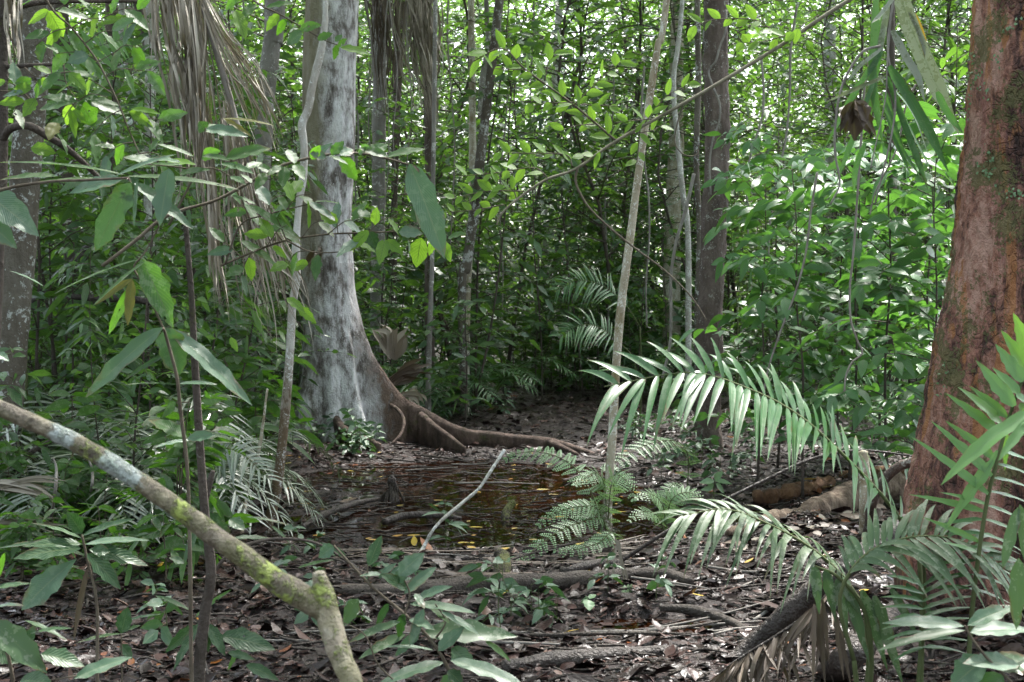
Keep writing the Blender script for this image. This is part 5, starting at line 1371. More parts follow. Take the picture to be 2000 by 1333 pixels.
skirt('thin dry strips hanging over the picture-edge dark trunk', [(22, -40), (24, 30), (30, 90), (34, 150)], [12, 9, 8, 6], 22, 5.7, 6)

# ------------------------------------------------------------------ strap-leaved palm hanging at upper right
def strap_palm():
    d = 6.4
    root = empty('strap_leaved_palm', P(1752, -60, d), 'drooping palm with long torn strap leaves, some dry and pale', 'palm')
    st = Acc()
    for pts, wp in (([(1770, -180), (1752, -40), (1745, 0), (1734, 100), (1748, 180), (1743, 255), (1709, 400)], 6), ([(1720, 90), (1682, 104), (1645, 168), (1632, 240), (1631, 300), (1640, 358), (1622, 400)], 6), ([(1738, 60), (1733, 120), (1728, 200), (1700, 330)], 4)):
        st.tube(pxs(pts, d), np.linspace(wp, wp * 0.6, len(pts)) * 0.5 * d / F, sides=6, n=40)
    st.build('stem', M['twig_grey'], root)
    sets = {'strap_pale': [([(1752, -30), (1778, 50), (1808, 120), (1840, 190), (1873, 262)], 34), ([(1742, 60), (1768, 110), (1792, 150), (1806, 200)], 16), ([(1750, -10), (1720, 30), (1702, 46)], 12), ([(1735, 10), (1722, 80), (1712, 130)], 14), ([(1722, 96), (1680, 130), (1655, 160)], 9), ([(1728, 150), (1680, 170), (1612, 200)], 8)],
            'strap_yellow': [([(1776, 20), (1792, 50), (1802, 80), (1806, 112)], 15)],
            'palm': [([(1712, -20), (1706, 80), (1703, 150), (1712, 220), (1726, 290)], 18), ([(1734, 0), (1716, 100), (1702, 180), (1698, 252)], 16), ([(1736, 130), (1776, 190), (1816, 260), (1852, 336)], 20), ([(1732, 150), (1760, 230), (1790, 310), (1813, 372)], 18), ([(1734, 170), (1770, 240), (1800, 300), (1832, 362)], 16), ([(1728, 180), (1745, 250), (1775, 334)], 16), ([(1730, 160), (1780, 220), (1816, 312)], 14), ([(1724, 100), (1670, 180), (1610, 290)], 12), ([(1710, 150), (1670, 260), (1632, 362)], 11), ([(1690, 280), (1672, 330), (1668, 378)], 12), ([(1730, 210), (1760, 290), (1800, 350)], 14), ([(1830, 180), (1850, 220), (1880, 260)], 14), ([(1742, 140), (1760, 170), (1790, 195)], 20)]}
    for mt, rows in sets.items():
        lf = Acc()
        for pts, wp in rows:
            ribbon(lf, pxs(pts, d + random.gauss(0, 0.06)), wp * d / F, n=20, fold=0.25)
        lf.build('strap_leaf', M[mt], root)
strap_palm()
def dead_clump():
    d = 6.1
    root = empty('dead_leaf_clump', P(1668, 200, d), 'crumpled clump of dead brown leaves caught among the strap leaves', 'dead leaves')
    lf = Acc()
    for b, t, wd in (((1668, 196), (1700, 262), 30), ((1665, 198), (1652, 262), 28), ((1672, 197), (1686, 250), 34), ((1660, 200), (1640, 262), 14), ((1668, 196), (1668, 276), 36), ((1675, 200), (1712, 268), 14), ((1655, 205), (1645, 240), 18), ((1680, 205), (1694, 240), 26)):
        leaf_px(lf, b, t, d + random.gauss(0, .03), d + random.gauss(0, .06), wd, random.uniform(-50, 50), droop=0.1, fold=0.9, wave=0.12)
    lf.build('withered_leaf', M['dead_brown'], root)
dead_clump()

# ------------------------------------------------------------------ palm fronds at the foot of the red tree
def palm_root(label, base, cat='palm', name='forest_palm'):
    return empty(name, base, label, cat)
def build_frond(label, pts, d, dd, mat, **kw):
    p3 = pxs(pts, d, dd)
    g = p3[0].copy(); g[2] = gh(g[0], g[1])
    root = palm_root(label, g)
    lf, st = Acc(), Acc()
    kw2 = dict(droop=0.5, shape='strap', side=(0.15, -0.75, -0.65), fwd=0.55, nseg=9, ncol=2, r0=0.008); kw2.update(kw)
    frond(lf, st, p3, **kw2)
    st.tube([g - Z * 0.03, (g + p3[0]) / 2 + np.array([0.02, 0.02, 0]), p3[0]], [0.011, 0.01, 0.008], sides=6, n=12)
    st.build('rachis', M['twig_green'], root)
    lf.build('leaflets', M[mat], root)
    return root
build_frond('glossy green palm frond arching out over the pool bank', [(1795, 1080), (1745, 995), (1655, 897), (1560, 812), (1462, 760), (1345, 728), (1180, 756)], 5.0, -0.35, 'palm', nl=40, L=0.31, W=0.029, start=0.14, mul=(1.0, 0.75), fwd=0.5, droop=0.34, rise=0.28, tip=0.75, base=0.8)
build_frond('dull mottled palm frond drooping beneath the glossy frond', [(1690, 1190), (1640, 1120), (1570, 1062), (1490, 1020), (1415, 995), (1325, 1010)], 4.9, -0.2, 'palm_spot', nl=28, L=0.30, W=0.023, start=0.14, mul=(1.0, 0.8), side=(0.1, -0.85, -0.35), fwd=0.75, droop=0.5, rise=0.2, tip=0.65, base=0.8)
build_frond('blotched pale palm frond curving down before the red bark', [(1668, 1290), (1640, 1170), (1690, 1085), (1780, 1050), (1880, 1058), (1975, 1120)], 4.5, 0.0, 'palm_spot', nl=30, L=0.26, W=0.024, start=0.3, mul=(1.0, 0.9), side=(-0.1, -0.85, -0.5), fwd=0.55, droop=0.42, rise=0.25, tip=0.7, base=0.8)
def hanging_leaflets():
    d = 4.55
    root = palm_root('ragged palm leaflets hanging straight down with torn brown tips', G(1660, 1500))
    lf, br, st = Acc(), Acc(), Acc()
    for b, t, wd in (((1592, 1108), (1600, 1200), 22), ((1612, 1114), (1632, 1215), 22), ((1634, 1132), (1656, 1240), 22), ((1655, 1150), (1698, 1296), 24), ((1684, 1152), (1734, 1312), 24), ((1708, 1164), (1764, 1340), 26), ((1640, 1140), (1678, 1200), 12), ((1740, 1150), (1800, 1260), 18), ((1770, 1140), (1830, 1215), 16)):
        leaf_px(lf, b, t, d + random.gauss(0, .04), None, wd, random.uniform(-15, 25), shape='strap', droop=0.05)
    for b, t, wd in (((1598, 1190), (1612, 1345), 14), ((1590, 1180), (1588, 1350), 10), ((1632, 1200), (1648, 1330), 12), ((1606, 1170), (1620, 1300), 10), ((1640, 1235), (1664, 1350), 10)):
        leaf_px(br, b, t, d + random.gauss(0, .04), None, wd, random.uniform(-15, 25), shape='strap', droop=0.05, wave=0.1)
    st.tube([G(1660, 1500), P(1700, 1330, 4.6), P(1690, 1200, 4.55), P(1640, 1130, d), P(1592, 1106, d)], [.01, .009, .008, .006, .004], sides=6, n=24)
    st.build('rachis', M['twig_green'], root)
    lf.build('leaflets', M['palm_spot'], root)
    br.build('withered_tip', M['dead_brown'], root)
hanging_leaflets()
def right_palm():
    d = 4.4
    g = G(1885, 1555)
    root = palm_root('upright fresh green palm standing before the red bark', g)
    lf, dk, st = Acc(), Acc(), Acc()
    ra = [(1885, 1555), (1890, 1330), (1902, 1160), (1926, 990), (1950, 890), (1976, 800), (2005, 720), (2040, 610)]
    st.tube([g] + pxs(ra[1:], d), np.linspace(11, 5, 8) * 0.5 * d / F, sides=6, n=60)
    st.tube([G(1800, 1520), P(1800, 1330, 4.5), P(1806, 1140, 4.5), P(1800, 1080, 4.5)], np.array([9, 8, 7, 5]) * .5 * d / F, sides=6, n=20)
    st.build('rachis', M['twig_green'], root)
    for b, t, wd in (((2004, 682), (1979, 612), 28), ((2002, 718), (1955, 645), 28), ((1998, 746), (1944, 672), 27), ((1981, 794), (1906, 704), 28), ((1990, 770), (1938, 718), 25), ((1967, 816), (1892, 754), 21), ((1958, 830), (1870, 756), 25), ((1950, 845), (1846, 768), 21), ((1944, 897), (1846, 822), 19), ((1937, 930), (1818, 822), 20), ((1930, 965), (1778, 852), 19), ((1966, 838), (1963, 920), 24), ((1948, 880), (1920, 940), 12), ((1990, 790), (2012, 850), 26), ((1940, 900), (1842, 1042), 26), ((1924, 1000), (1774, 966), 14), ((1926, 985), (1835, 962), 12), ((1915, 1060), (1800, 1010), 12), ((2010, 700), (2030, 640), 26), ((1985, 775), (2020, 790), 22), ((1912, 1080), (1840, 1060), 12)):
        leaf_px(lf, b, t, d + random.gauss(0, .03), d + random.gauss(0, .1), wd, random.uniform(10, 40), shape='strap', droop=0.06)
    for k in range(11):
        y = 880 + k * 27
        x = 1950 - (y - 890) * 0.22
        leaf_px(dk, (x, y), (x + 92, y + 36 + random.uniform(-8, 8)), d + 0.05, d + 0.25, 12, 35, shape='strap', droop=0.1)
        if k > 4: leaf_px(dk, (x, y), (x - 95, y + 10 + random.uniform(-12, 12)), d + 0.05, d + 0.15, 11, 35, shape='strap', droop=0.12)
    for k in range(9):
        y = 1105 + k * 15
        leaf_px(dk, (1803, y + 40), (1905 + random.uniform(-15, 15), y - 10 + k * 8), d, d + 0.1, 13, 40, shape='strap', droop=0.15)
        leaf_px(dk, (1803, y + 40), (1728 + random.uniform(-15, 15), y + 20 + k * 6), d, d - 0.1, 12, 40, shape='strap', droop=0.15)
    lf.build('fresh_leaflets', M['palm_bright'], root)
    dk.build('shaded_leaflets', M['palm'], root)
right_palm()
def torn_leaf():
    d = 3.2
    root = empty('torn_palm_leaf', G(2080, 1900), 'big pale torn leaf drooping in front of the fresh green palm', 'palm leaf')
    lf, st = Acc(), Acc()
    st.tube([G(2080, 1900), P(2090, 1300, d), P(2070, 900, d), P(2030, 800, d)], [.008, .007, .006, .004], sides=6, n=20)
    st.build('stem', M['twig_green'], root)
    leaf_px(lf, (2030, 800), (1838, 948), d, d, 46, 35, droop=0.25, shape='lance', wave=0.08)
    leaf_px(lf, (2020, 810), (1950, 900), d, d - .05, 26, 10, droop=0.1, shape='lance')
    lf.build('blade', M['palm_bright'], root)
    lf2 = Acc()
    leaf_px(lf2, (1990, 990), (1958, 1110), d + .4, None, 30, 10, droop=0.05, shape='lance')
    leaf_px(lf2, (1992, 985), (2010, 1120), d + .4, None, 30, 10, droop=0.05, shape='lance')
    leaf_px(lf2, (1990, 1090), (1985, 1230), d + .4, None, 40, 10, droop=0.05, shape='lance')
    lf2.build('mottled_blade', M['palm_spot'], root)
torn_leaf()
# bright feathery frond at upper left
p3 = pxs([(70, 240), (100, 150), (140, 118), (190, 92), (250, 74)], 9.5, 0.3)
g = G(60, 1018); root = palm_root('sunlit feathery palm frond behind the slanting brown twig', g)
lf, st = Acc(), Acc()
frond(lf, st, p3, 20, 0.26, 0.035, fwd=0.15, droop=0.2, side=(0.1, -0.4, -0.9), rise=0.1, start=0.2, nseg=5)
st.tube([g, P(50, 600, 9.6), p3[0]], [.012, .01, .008], sides=6)
st.build('rachis', M['twig_green'], root); lf.build('leaflets', M['palm_bright'], root)
# fan of hazy palm fronds in mid distance, right of the pool
for lab, pts, d, L, mt in (('grey-green palm frond spread flat in the shade left of the slim sapling', [(1250, 640), (1225, 600), (1180, 560), (1130, 548), (1085, 568)], 15.0, 0.34, 'palm'),
                       ('lower grey-green palm frond dipping left of the slim sapling', [(1240, 700), (1210, 670), (1170, 640), (1130, 636), (1092, 660)], 14.6, 0.34, 'palm'),
                       ('blue-green palm frond fanned beside the lichen-dotted trunk', [(1440, 600), (1432, 520), (1428, 450), (1424, 390)], 16.0, 0.3, 'palm'),
                       ('feathery palm frond arching low behind the glossy shrubs', [(1790, 820), (1770, 760), (1740, 715), (1690, 706), (1650, 730)], 13.0, 0.28, 'palm'),
                       ('dim palm frond at the feet of the glossy shrubs', [(1760, 860), (1745, 800), (1715, 762), (1670, 752), (1630, 770)], 12.6, 0.26, 'palm'),
                       ('drooping green palm frond over the left bank litter', [(370, 1010), (385, 930), (420, 880), (470, 885), (530, 940)], 8.6, 0.22, 'palm_pale')):
    build_frond(lab, pts, d, -0.2, mt, nl=24, L=L, W=0.022 if d > 12 else 0.018, start=0.25, fwd=0.5, droop=0.3, side=(0.1, -0.6, -0.75), nseg=5, r0=0.006)

# ------------------------------------------------------------------ ferns
def fern_frond(lf, st, pts, npin, plen, pw=0.0115, flat=None):
    c = catmull(pts, 60)
    st.tube(pts, np.linspace(0.004, 0.0012, len(pts)), sides=5, n=24)
    T = nrm(np.gradient(c, axis=0))
    B, D, N_, LL, WW = [], [], [], [], []
    for k in range(npin):
        f = 0.14 + 0.86 * (k + 0.3) / npin
        i = min(59, int(f * 59))
        t = T[i]; fv = nrm(Z * 0.75 + nrm(CAM - c[i]) * 0.7); s = nrm(np.cross(t, fv)); up = np.cross(s, t)
        up = up if up[2] > 0 else -up
        env = plen * math.sin(min(1.0, 0.35 + f * 1.0) * 1.57) * (1 - max(0, f - 0.45) / 0.55) ** 0.75
        if env < 0.012: continue
        for sg in (1, -1):
            pd = nrm(s * sg + t * 0.45 - Z * 0.12 + rng.normal(0, 0.05, 3))
            m = max(3, int(env / 0.0105))
            q = np.linspace(0.06, 1, m)
            pp_ = c[i] + pd[None] * (env * q)[:, None] - Z[None] * (0.12 * env * q ** 2)[:, None]
            st.tube([c[i], pp_[m // 2], pp_[-1]], [0.0012, 0.001, 0.0006], sides=3, n=4)
            ps = nrm(np.cross(pd, up))
            for s2 in (1, -1):
                B.append(pp_); D.append(np.repeat([ps * s2 + pd * 0.5], m, 0)); N_.append(np.repeat([up], m, 0))
                LL.append(env * 0.24 * (1 - q) ** 0.6 + 0.006); WW.append(np.full(m, pw))
    lf.leaves(np.concatenate(B), np.concatenate(D), np.concatenate(N_), np.concatenate(LL), np.concatenate(WW), droop=0.1, fold=0.0, nseg=2, ncol=2, shape='ovate')
def fern(label, fronds, base, name='fern'):
    root = empty(name, base, label, 'fern')
    lf, st = Acc(), Acc()
    for pts, npin, plen in fronds:
        fern_frond(lf, st, pts, npin, plen)
    st.build('rachis', M['twig_green'], root)
    lf.build('fronds', M['fern'], root)
bq = G(1185, 1085)
fern('fern with lacy light green fronds drooping around the slim sapling base', [
  ([bq, P(1178, 1015, 8.1), P(1135, 1020, 8.0), P(1085, 1042, 7.85), P(1030, 1085, 7.75), P(1012, 1105, 7.7)], 18, 0.09),
  ([bq, P(1170, 1000, 8.1), P(1130, 990, 8.05), P(1080, 1005, 8.0), P(1035, 1040, 7.95)], 17, 0.085),
  ([bq, P(1160, 975, 8.15), P(1120, 912, 8.3), P(1065, 885, 8.4), P(1010, 886, 8.5), P(975, 905, 8.5)], 19, 0.095),
  ([bq, P(1190, 980, 8.1), P(1200, 930, 8.0), P(1225, 942, 7.9), P(1240, 985, 7.8)], 15, 0.095),
  ([bq, P(1182, 960, 8.1), P(1165, 925, 8.0), P(1140, 936, 7.9), P(1120, 950, 7.8)], 13, 0.09),
  ([bq, P(1195, 1040, 8.0), P(1170, 1060, 7.9), P(1120, 1075, 7.8), P(1075, 1075, 7.8)], 14, 0.09)], bq)
bq2 = G(1335, 1010)
fern('bright fern frond stretching flat under the glossy palm frond', [
  ([bq2, P(1345, 900, 9.6), P(1320, 862, 9.3), P(1260, 870, 9.0), P(1200, 905, 8.7), P(1175, 918, 8.6)], 22, 0.12)], bq2)
bq3 = G(1300, 1050)
fern('low fern tangle at the mud edge right of the slim sapling', [
  ([bq3, P(1295, 990, 8.8), P(1270, 965, 8.7), P(1240, 975, 8.6)], 13, 0.09), ([bq3, P(1310, 980, 8.8), P(1345, 962, 8.8), P(1380, 985, 8.7)], 13, 0.09), ([bq3, P(1300, 985, 8.9), P(1310, 950, 9.0), P(1335, 945, 9.1)], 12, 0.08), ([bq3, P(1285, 1010, 8.7), P(1255, 1000, 8.6), P(1225, 1020, 8.5)], 12, 0.08)], bq3)
bq4 = G(1230, 1195)
fern('tiny greyish fern lying on the leaf litter', [([bq4, P(1225, 1180, 6.95), P(1200, 1170, 6.9), P(1178, 1182, 6.85)], 9, 0.07), ([bq4, P(1235, 1170, 6.95), P(1228, 1155, 6.95), P(1215, 1150, 6.95)], 8, 0.06)], bq4)
spray('heart_leaf_seedling', 'single pale heart-leaved seedling standing before the grey log', 'seedling', [([(1151, 1215), (1151, 1190), (1149, 1172)], 3)],
  [((1149, 1172), (1150, 1194), 24, 10), ((1148, 1170), (1132, 1180), 16, 30), ((1150, 1170), (1164, 1162), 14, 40)], 6.75, 'fern', M['twig_green'], rooted=G(1151, 1217))
spray('soft_leaf_herb', 'pale soft-leaved herb bright on the mud beyond the fern tangle', 'herb', [([(1395, 985), (1394, 960), (1396, 940)], 3)],
  [((1395, 940), (1366, 944), 16, 40), ((1396, 938), (1412, 922), 16, 30), ((1397, 940), (1430, 946), 16, 40), ((1394, 945), (1380, 962), 14, 30), ((1398, 945), (1415, 965), 14, 30), ((1392, 955), (1368, 958), 12, 40)], 10.2, 'fern', M['twig_green'], rooted=G(1395, 990))

# ------------------------------------------------------------------ fallen wood, stumps, roots
def log(name, label, cat, pts, rad, mat, sides=12, rough=0.22, freq=8, n=None):
    a = Acc()
    a.tube(pts, rad, sides=sides, n=n or max(16, len(pts) * 8), rough=rough, freq=freq, seed=random.random() * 40)
    o = a.build(name, M[mat])
    return tag(o, label, cat)
def gl(l, up=0.03): return [G(x, y, 0.05) + Z * (u[0] if u else up) for x, y, *u in l]
log('fallen_log', 'long grey fallen log half sunk in wet leaves before the pool', 'log', gl([(640, 1176), (760, 1174), (900, 1166), (1020, 1158), (1130, 1152), (1230, 1142), (1300, 1142), (1350, 1155)], 0.05), [.03, .042, .052, .046, .046, .04, .034, .02], 'log_grey')
log('fallen_pole', 'thin straight dark wet pole lying along the near pool edge', 'pole', gl([(600, 1110), (760, 1104), (900, 1099), (1040, 1092), (1185, 1084)], 0.02), [.013, .016, .018, .018, .016], 'log_dark')
log('fallen_log', 'dark wet log at the very bottom of the clearing', 'log', gl([(985, 1325), (1080, 1312), (1180, 1303), (1320, 1292)], 0.04), [.034, .04, .042, .026], 'log_dark')
log('fallen_branch', 'grey forked branch on the litter below the mottled palm frond', 'branch', gl([(1290, 1196), (1350, 1200), (1420, 1220), (1480, 1252)], 0.02), [.016, .022, .02, .012], 'log_grey')
log('fallen_branch', 'dark crooked stick left of the forked grey branch', 'branch', gl([(860, 1150), (1000, 1210), (1060, 1232), (1110, 1250)], 0.02), [.007, .01, .009, .005], 'log_dark')
log('mossy_stump', 'short leaning mossy stump beside the long grey log', 'stump', [G(978, 1152), G(980, 1148) + Z * .08, G(983, 1140) + Z * .14, G(970, 1138) + Z * .165], [.05, .043, .042, .025], 'moss_stump')
log('bent_stick', 'bent bare grey stick leaning on the mossy stump', 'stick', [G(972, 1160), G(960, 1150) + Z * .05, G(945, 1145) + Z * .115], [.008, .009, .008], 'log_grey', sides=6)
log('pool_stump', 'small dark stub poking out of the pool', 'stump', [G(988, 1022), G(989, 1018) + Z * .06, G(1000, 1016) + Z * .11, G(1006, 1016) + Z * .12], [.034, .03, .03, .02], 'moss_stump')
log('leaning_stick', 'pale bare stick leaning up over the pool', 'stick', [G(770, 1180), P(818, 1088, 7.9), P(850, 1030, 8.0), P(900, 985, 8.1), P(935, 955, 8.15), P(962, 915, 8.2), P(985, 879, 8.25)], [.010, .012, .011, .011, .010, .010, .011], 'bark_pale', sides=8, rough=0.3, freq=12)
log('fallen_twig', 'thin curved twig arching from the litter to the fern', 'twig', [G(920, 1165), P(960, 1120, 7.6), P(1010, 1090, 7.7), P(1075, 1072, 7.8), P(1150, 1055, 7.9)], [.006, .006, .005, .005, .004], 'log_grey', sides=6)
log('thin_dark_stem', 'thin dark stem slanting from the mud up towards the red tree', 'stem', [G(1150, 1135), P(1230, 1085, 7.6), P(1300, 1040, 7.6), P(1400, 985, 7.7), P(1500, 935, 7.8), P(1590, 895, 7.9), P(1680, 880, 8.0), P(1790, 892, 8.0)], [.013, .012, .011, .010, .009, .009, .008, .006], 'log_dark', sides=6, rough=0.05)
log('rotten_log', 'crumbling orange-brown rotten log under the glossy palm frond', 'log', gl([(1475, 985), (1520, 982), (1570, 972), (1625, 955)], 0.05), [.03, .05, .06, .03], 'log_rot', rough=1.1, freq=9, sides=20, n=60)
log('decayed_log', 'big pale decayed log crossing toward the foot of the red tree', 'log', gl([(1420, 1085), (1500, 1062), (1580, 1040), (1660, 1012), (1745, 985)], 0.13), [.02, .045, .06, .085, .09], 'log_pale', rough=0.75, freq=5.0, sides=34, n=130)
log('diagonal_log', 'dark leaning log draped with a withered brown frond', 'log', [G(1385, 1335), P(1470, 1262, 5.7), P(1560, 1180, 5.65), P(1650, 1110, 5.6), P(1770, 1020, 5.8)], [.035, .045, .05, .045, .04], 'log_dark')
log('bark_post', 'pale blotchy upright stub behind the glossy palm frond', 'stub', [G(1694, 1110), P(1692, 1000, 7.7), P(1688, 930, 7.7), P(1686, 882, 7.7)], [.042, .038, .034, .028], 'bark_slim')
log('surface_root', 'brown root looping from the red tree beside the blotchy stub', 'root', [P(1790, 900, 7.3), P(1750, 915, 7.35), P(1715, 955, 7.4), P(1700, 1000, 7.5), G(1690, 1100)], [.024, .026, .026, .026, .03], 'bark_brown')
log('fallen_log', 'short thick dark log in the bottom right gloom', 'log', [G(1600, 1335), P(1650, 1290, 5.2), P(1700, 1240, 5.3), P(1760, 1190, 5.5)], [.05, .055, .055, .045], 'log_dark')
log('slab', 'dark splintered slab on the mud behind the glossy palm frond', 'wood', [G(1640, 955) + Z * .1, G(1720, 960) + Z * .15, G(1800, 965) + Z * .13], [.035, .05, .04], 'log_rot', rough=0.4)
log('fallen_log', 'dark mossy log slanting up on the left bank', 'log', pxs([(40, 610), (90, 570), (150, 512), (215, 455)], 10.6), [.04, .046, .044, .035], 'log_dark', rough=0.5)
log('snag', 'dark horizontal broken snag across the pale pole trunk', 'branch', pxs([(140, 580), (200, 583), (250, 584), (300, 592)], 9.6), [.018, .028, .028, .022], 'log_dark')
log('fallen_branch', 'pale crooked branch lying on the left bank', 'branch', pxs([(15, 930), (60, 885), (90, 868), (130, 845)], 8.4), [.016, .018, .016, .01], 'log_grey')
log('bare_sapling', 'thin mossy leaning stem left of the crooked sapling', 'stem', [G(470, 1060), P(482, 960, 9.0), P(503, 890, 9.0), P(512, 840, 9.0), P(522, 760, 9.0)], [.012, .014, .013, .011, .007], 'bark_slim', sides=8)
log('bare_sapling', 'pair of bare grey stems bending on the left bank', 'stem', [G(88, 1065), P(105, 980, 7.6), P(110, 920, 7.6), P(104, 895, 7.6)], [.009, .009, .008, .005], 'twig_grey', sides=6)
log('bare_sapling', 'wavy pale grey stem rising by the broad dark leaves', 'stem', [G(165, 1020), P(178, 960, 8), P(180, 920, 8), P(170, 890, 8)], [.009, .009, .008, .005], 'twig_grey', sides=6)
log('rotten_stump', 'black mossy stub standing left of the pool', 'stump', [G(400, 1010), G(402, 1010) + Z * .15, G(408, 1010) + Z * .3], [.05, .045, .04], 'moss_stump')
log('muddy_root', 'dark root crook curling by the grey log end', 'root', gl([(1095, 1120, .02), (1110, 1135, .05), (1150, 1130, .07), (1200, 1118, .05), (1260, 1112, .0)]), [.02, .025, .025, .022, .02], 'log_dark')
log('muddy_root', 'dark half-submerged branch lying in the left of the pool', 'branch', gl([(590, 1030, .0), (640, 1008, .02), (700, 985, .01), (740, 975, .0)], 0.0), [.02, .025, .022, .015], 'log_dark')
log('muddy_root', 'dark half-submerged branch in the middle of the pool', 'branch', gl([(750, 1020, .0), (790, 1012, .015), (850, 1008, .005), (900, 1004, -.03)], 0.0), [.022, .024, .022, .015], 'log_dark')
def root_tuft():
    c = G(766, 985)
    root = empty('root_tuft', c, 'spiky cone of thin stilt roots standing in the pool', 'root tuft')
    a = Acc()
    top = c + Z * 0.15
    for k in range(26):
        th = k * 2.4; r_ = random.uniform(0.05, 0.12)
        e = c + np.array([math.cos(th) * r_, math.sin(th) * r_, -0.03])
        a.tube([top + rng.normal(0, 0.012, 3), (top * 0.5 + e * 0.5) + np.array([math.cos(th), math.sin(th), 0.3]) * 0.015, e], [.008, .007, .005], sides=5, n=7, rnd=random.random())
    a.build('stilt_roots', M['log_grey'], root)
    b = Acc(); b.tube([top - Z * .02, top + Z * .03, top + Z * .06], [.03, .034, .01], sides=8, n=8, rough=.4)
    b.build('crown_stub', M['log_dark'], root)
root_tuft()
random.seed(33)
for k in range(85):
    x, y = random.uniform(380, 1550), random.uniform(1085, 1330) if random.random() < 0.75 else random.uniform(880, 960)
    p = G(x, y); th = random.gauss(0.1, 0.6); l = random.uniform(0.15, 0.75)
    q = p + np.array([l * math.cos(th), l * math.sin(th), 0])
    p[2] = max(gh(p[0], p[1]), WZ) + 0.02; q[2] = max(gh(q[0], q[1]), WZ) + 0.025
    a = Acc(); r_ = random.uniform(0.004, 0.009)
    a.tube([p, (p + q) / 2 + rng.normal(0, 0.02, 3) * np.array([1, 1, 0.4]), q], [r_, r_ * .9, r_ * .5], sides=6, n=10, rough=0.15)
    tag(a.build('fallen_stick', M[random.choice(['log_grey', 'log_dark', 'twig_grey'])]), 'short broken stick lying on the wet leaf litter', 'stick', 'broken sticks on the leaf litter')

def straw_frond():
    root = empty('dead_palm_frond', G(880, 1118), 'flattened straw-like dead frond strewn along the dark pole', 'dead frond')
    lf = Acc()
    for k in range(60):
        p = G(random.uniform(600, 1180), random.uniform(1090, 1160)); th = random.gauss(0.05, 0.22); l = random.uniform(0.2, 0.6)
        q = p + np.array([l * math.cos(th), l * math.sin(th), 0]); m_ = (p + q) / 2 + rng.normal(0, 0.02, 3)
        for v in (p, m_, q): v[2] = max(gh(v[0], v[1]), WZ) + 0.02 + random.random() * 0.02
        ribbon(lf, [p, m_, q], random.uniform(0.004, 0.011), n=10, nrmv=(0, -0.3, 1), fold=0.4)
    lf.build('dry_leaflets', M['dead_brown'], root)
straw_frond()
random.seed(91)
for k in range(26):
    x, y = random.uniform(1420, 1740), 0
    f = (x - 1420) / 320
    y = 1080 - 95 * f + random.uniform(-14, 12)
    a = Acc(); p = G(x, y, 0.16 + 0.12 * f); th = random.random() * 6.3
    a.leaves(p, [math.cos(th), math.sin(th), random.gauss(0, .15)], [random.gauss(0, .25), -0.5, 1], random.uniform(.06, .12), random.uniform(.03, .06), None, droop=0.1, fold=0.3, nseg=6, ncol=2)
    tag(a.build('fallen_leaf', M[random.choice(['dead_brown', 'dead_brown', 'dead_palm'])]), 'curled dead brown leaf lying on the pale decayed log', 'leaf', 'dead leaves on the pale decayed log')
# withered brown fronds
def withered(label, base, tips, d, wd, mat, name='withered_frond', mid=None):
    root = empty(name, P(*base, d), label, 'dead frond')
    lf = Acc()
    for t in tips:
        b = (base[0] + random.gauss(0, 5), base[1] + random.gauss(0, 5))
        m_ = ((b[0] + t[0]) / 2 + random.gauss(0, 6), (b[1] + t[1]) / 2 + random.gauss(0, 6) - 8)
        dd = random.gauss(0, 0.07)
        ribbon(lf, [P(*b, d), P(*m_, d + dd * .6), P(*t, d + dd)], random.uniform(0.6, 1.2) * wd * d / F, n=14, fold=0.5)
    lf.build('dry_leaflets', M[mat], root)
def fan(bx, by, a0, a1, r0, r1, n): return [(bx + math.cos(a) * r, by + math.sin(a) * r) for a, r in [(R(random.uniform(a0, a1)), random.uniform(r0, r1)) for _ in range(n)]]
root = empty('withered_frond', P(1640, 1130, 5.3), 'collapsed brown frond trailing over the dark leaning log', 'dead frond')
lf, st = Acc(), Acc()
rach = [(1650, 1120), (1590, 1190), (1520, 1240), (1440, 1290), (1380, 1340)]
st.tube(pxs(rach, 5.3), np.array([8, 8, 7, 6, 5]) * .5 * 5.3 / F, sides=6, n=30)
cr = catmull(np.array([(x, y, 0) for x, y in rach], float), 40)
for k in range(70):
    i = random.randrange(2, 38); b = cr[i]
    l = random.uniform(60, 150); a_ = R(random.uniform(60, 130))
    t = (b[0] + l * math.cos(a_), b[1] + l * math.sin(a_))
    ribbon(lf, [P(b[0], b[1], 5.3), P((b[0] + t[0]) / 2 + random.gauss(0, 5), (b[1] + t[1]) / 2 - 6, 5.25), P(*t, 5.2 + random.gauss(0, .06))], random.uniform(5, 11) * 5.3 / F, n=12, fold=0.5)
st.build('rachis', M['log_dark'], root); lf.build('dry_leaflets', M['dead_brown'], root)
withered('upright dry palm fan propped against the buttress', (768, 702), fan(768, 702, -125, -55, 40, 75, 14), 14.4, 9, 'dead_palm')
withered('brown palm fan spreading sideways beside the buttress', (765, 748), fan(765, 748, -42, -8, 55, 92, 12), 14.2, 10, 'dead_brown')
withered('small dry leaf fan drooping over the buttress ridge', (792, 772), fan(792, 772, 10, 45, 25, 48, 8), 13.9, 6, 'dead_palm')
withered('tan dry palm leaf lying flat at the left picture edge', (-30, 955), fan(-30, 955, -6, 14, 90, 165, 14), 7.6, 8, 'dead_palm')
withered('long dry palm strips lying below the tan palm leaf', (-40, 1020), fan(-40, 1020, -4, 10, 120, 190, 9), 7.2, 6, 'dead_palm')
withered('few straw-coloured dead blades hanging at the grey log', (1205, 1060), [(1170, 1165), (1240, 1185), (1220, 1140), (1195, 1150)], 7.2, 6, 'dead_palm')
withered('black shrivelled leaf clump dangling before the massive pale tree', (618, 498), [(612, 545), (620, 540), (608, 530), (625, 522), (600, 520)], 5.6, 9, 'dead_brown')

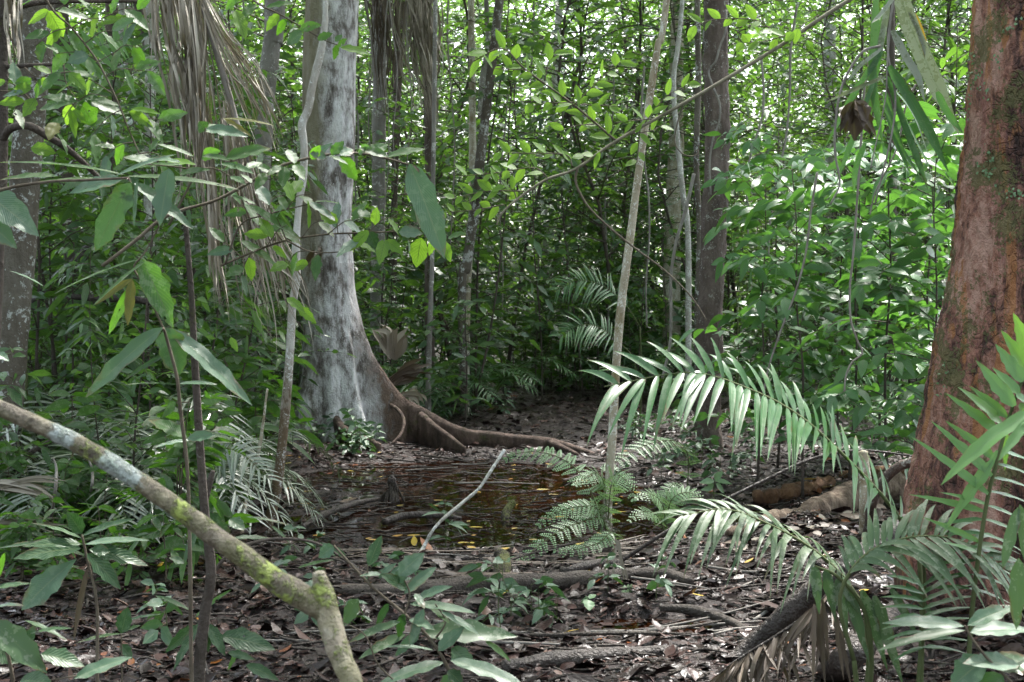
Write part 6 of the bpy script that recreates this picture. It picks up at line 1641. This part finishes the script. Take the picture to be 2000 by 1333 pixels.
# fallen leaves singled out: yellow ones afloat, odd large ones
def fallen(x, y, l, th, mat, label, group=None, z=None, tilt=0.05, name='fallen_leaf', wd=0.45):
    a = Acc()
    p = G(x, y)
    p[2] = max(gh(p[0], p[1]), WZ) + (0.006 if z is None else z)
    a.leaves(p, [math.cos(th), math.sin(th), random.gauss(0, tilt)], [random.gauss(0, tilt), random.gauss(0, tilt), 1], l, l * wd, None, droop=0, fold=0.1 * random.random(), nseg=6, ncol=2)
    tag(a.build(name, M[mat]), label, 'leaf', group)
random.seed(44)
for k in range(70):
    x, y = random.uniform(560, 1250), random.uniform(890, 1085)
    fallen(x, y, random.uniform(0.05, 0.12), random.uniform(0, 6.3), 'yellow', 'yellow fallen leaf lying on the dark pool', 'yellow leaves on the dark pool', 0.005, 0.03)
for k in range(24):
    x, y = random.uniform(300, 1700), random.uniform(1080, 1330)
    fallen(x, y, random.uniform(0.05, 0.09), random.uniform(0, 6.3), 'yellow', 'yellow or orange fallen leaf on the near leaf litter', 'yellow leaves on the near leaf litter', 0.03, 0.2)
fallen(660, 992, 0.16, 0.15, 'log_pale', 'large pinkish-tan dead leaf at the left of the pool', None, 0.02, 0.2, wd=0.6)
fallen(650, 1010, 0.09, 0.5, 'strap_pale', 'upturned pale green leaf afloat near the pinkish dead leaf', None, 0.02, 0.5, wd=0.8)
fallen(970, 1163, 0.13, 0.1, 'log_pale', 'pinkish dead leaf resting against the mossy stump', None, 0.05, 0.2, wd=0.5)
fallen(1605, 1032, 0.10, 0.3, 'yellow', 'round yellow leaf lying on the pale decayed log', None, 0.2, 0.2, wd=0.8)
fallen(1565, 978, 0.13, 0.1, 'yellow', 'pale yellow leaf on the rotten orange log', None, 0.1, 0.2, wd=0.6)

# ------------------------------------------------------------------ mossy branch close to the camera
def near_branch():
    d = 2.6
    root = empty('mossy_branch', P(800, 2240, d), 'thick mossy forked branch slanting close in front of everything', 'branch')
    a = Acc()
    a.tube([P(-500, 580, 2.75), P(-180, 705, 2.7), P(0, 797, 2.62), P(150, 866, 2.6), P(300, 960, 2.58), P(430, 1055, 2.56), P(540, 1135, 2.55), P(612, 1178, 2.55), P(640, 1205, 2.55)], np.array([27, 29, 32, 35, 38, 41, 45, 52, 44]) * .5 * 2.58 / F, sides=20, n=110, rough=0.12, freq=22)
    a.build('limb', M['branch_limb'], root)
    a = Acc()
    a.tube([P(622, 1118, 2.55), P(632, 1165, 2.55), P(645, 1220, 2.54), P(668, 1290, 2.52), P(695, 1370, 2.5), P(760, 1700, 2.5), P(810, 2260, 2.55)], np.array([24, 46, 48, 44, 42, 50, 60]) * .5 * 2.55 / F, sides=20, n=90, rough=0.12, freq=22)
    a.build('fork', M['branch_fork'], root)
near_branch()
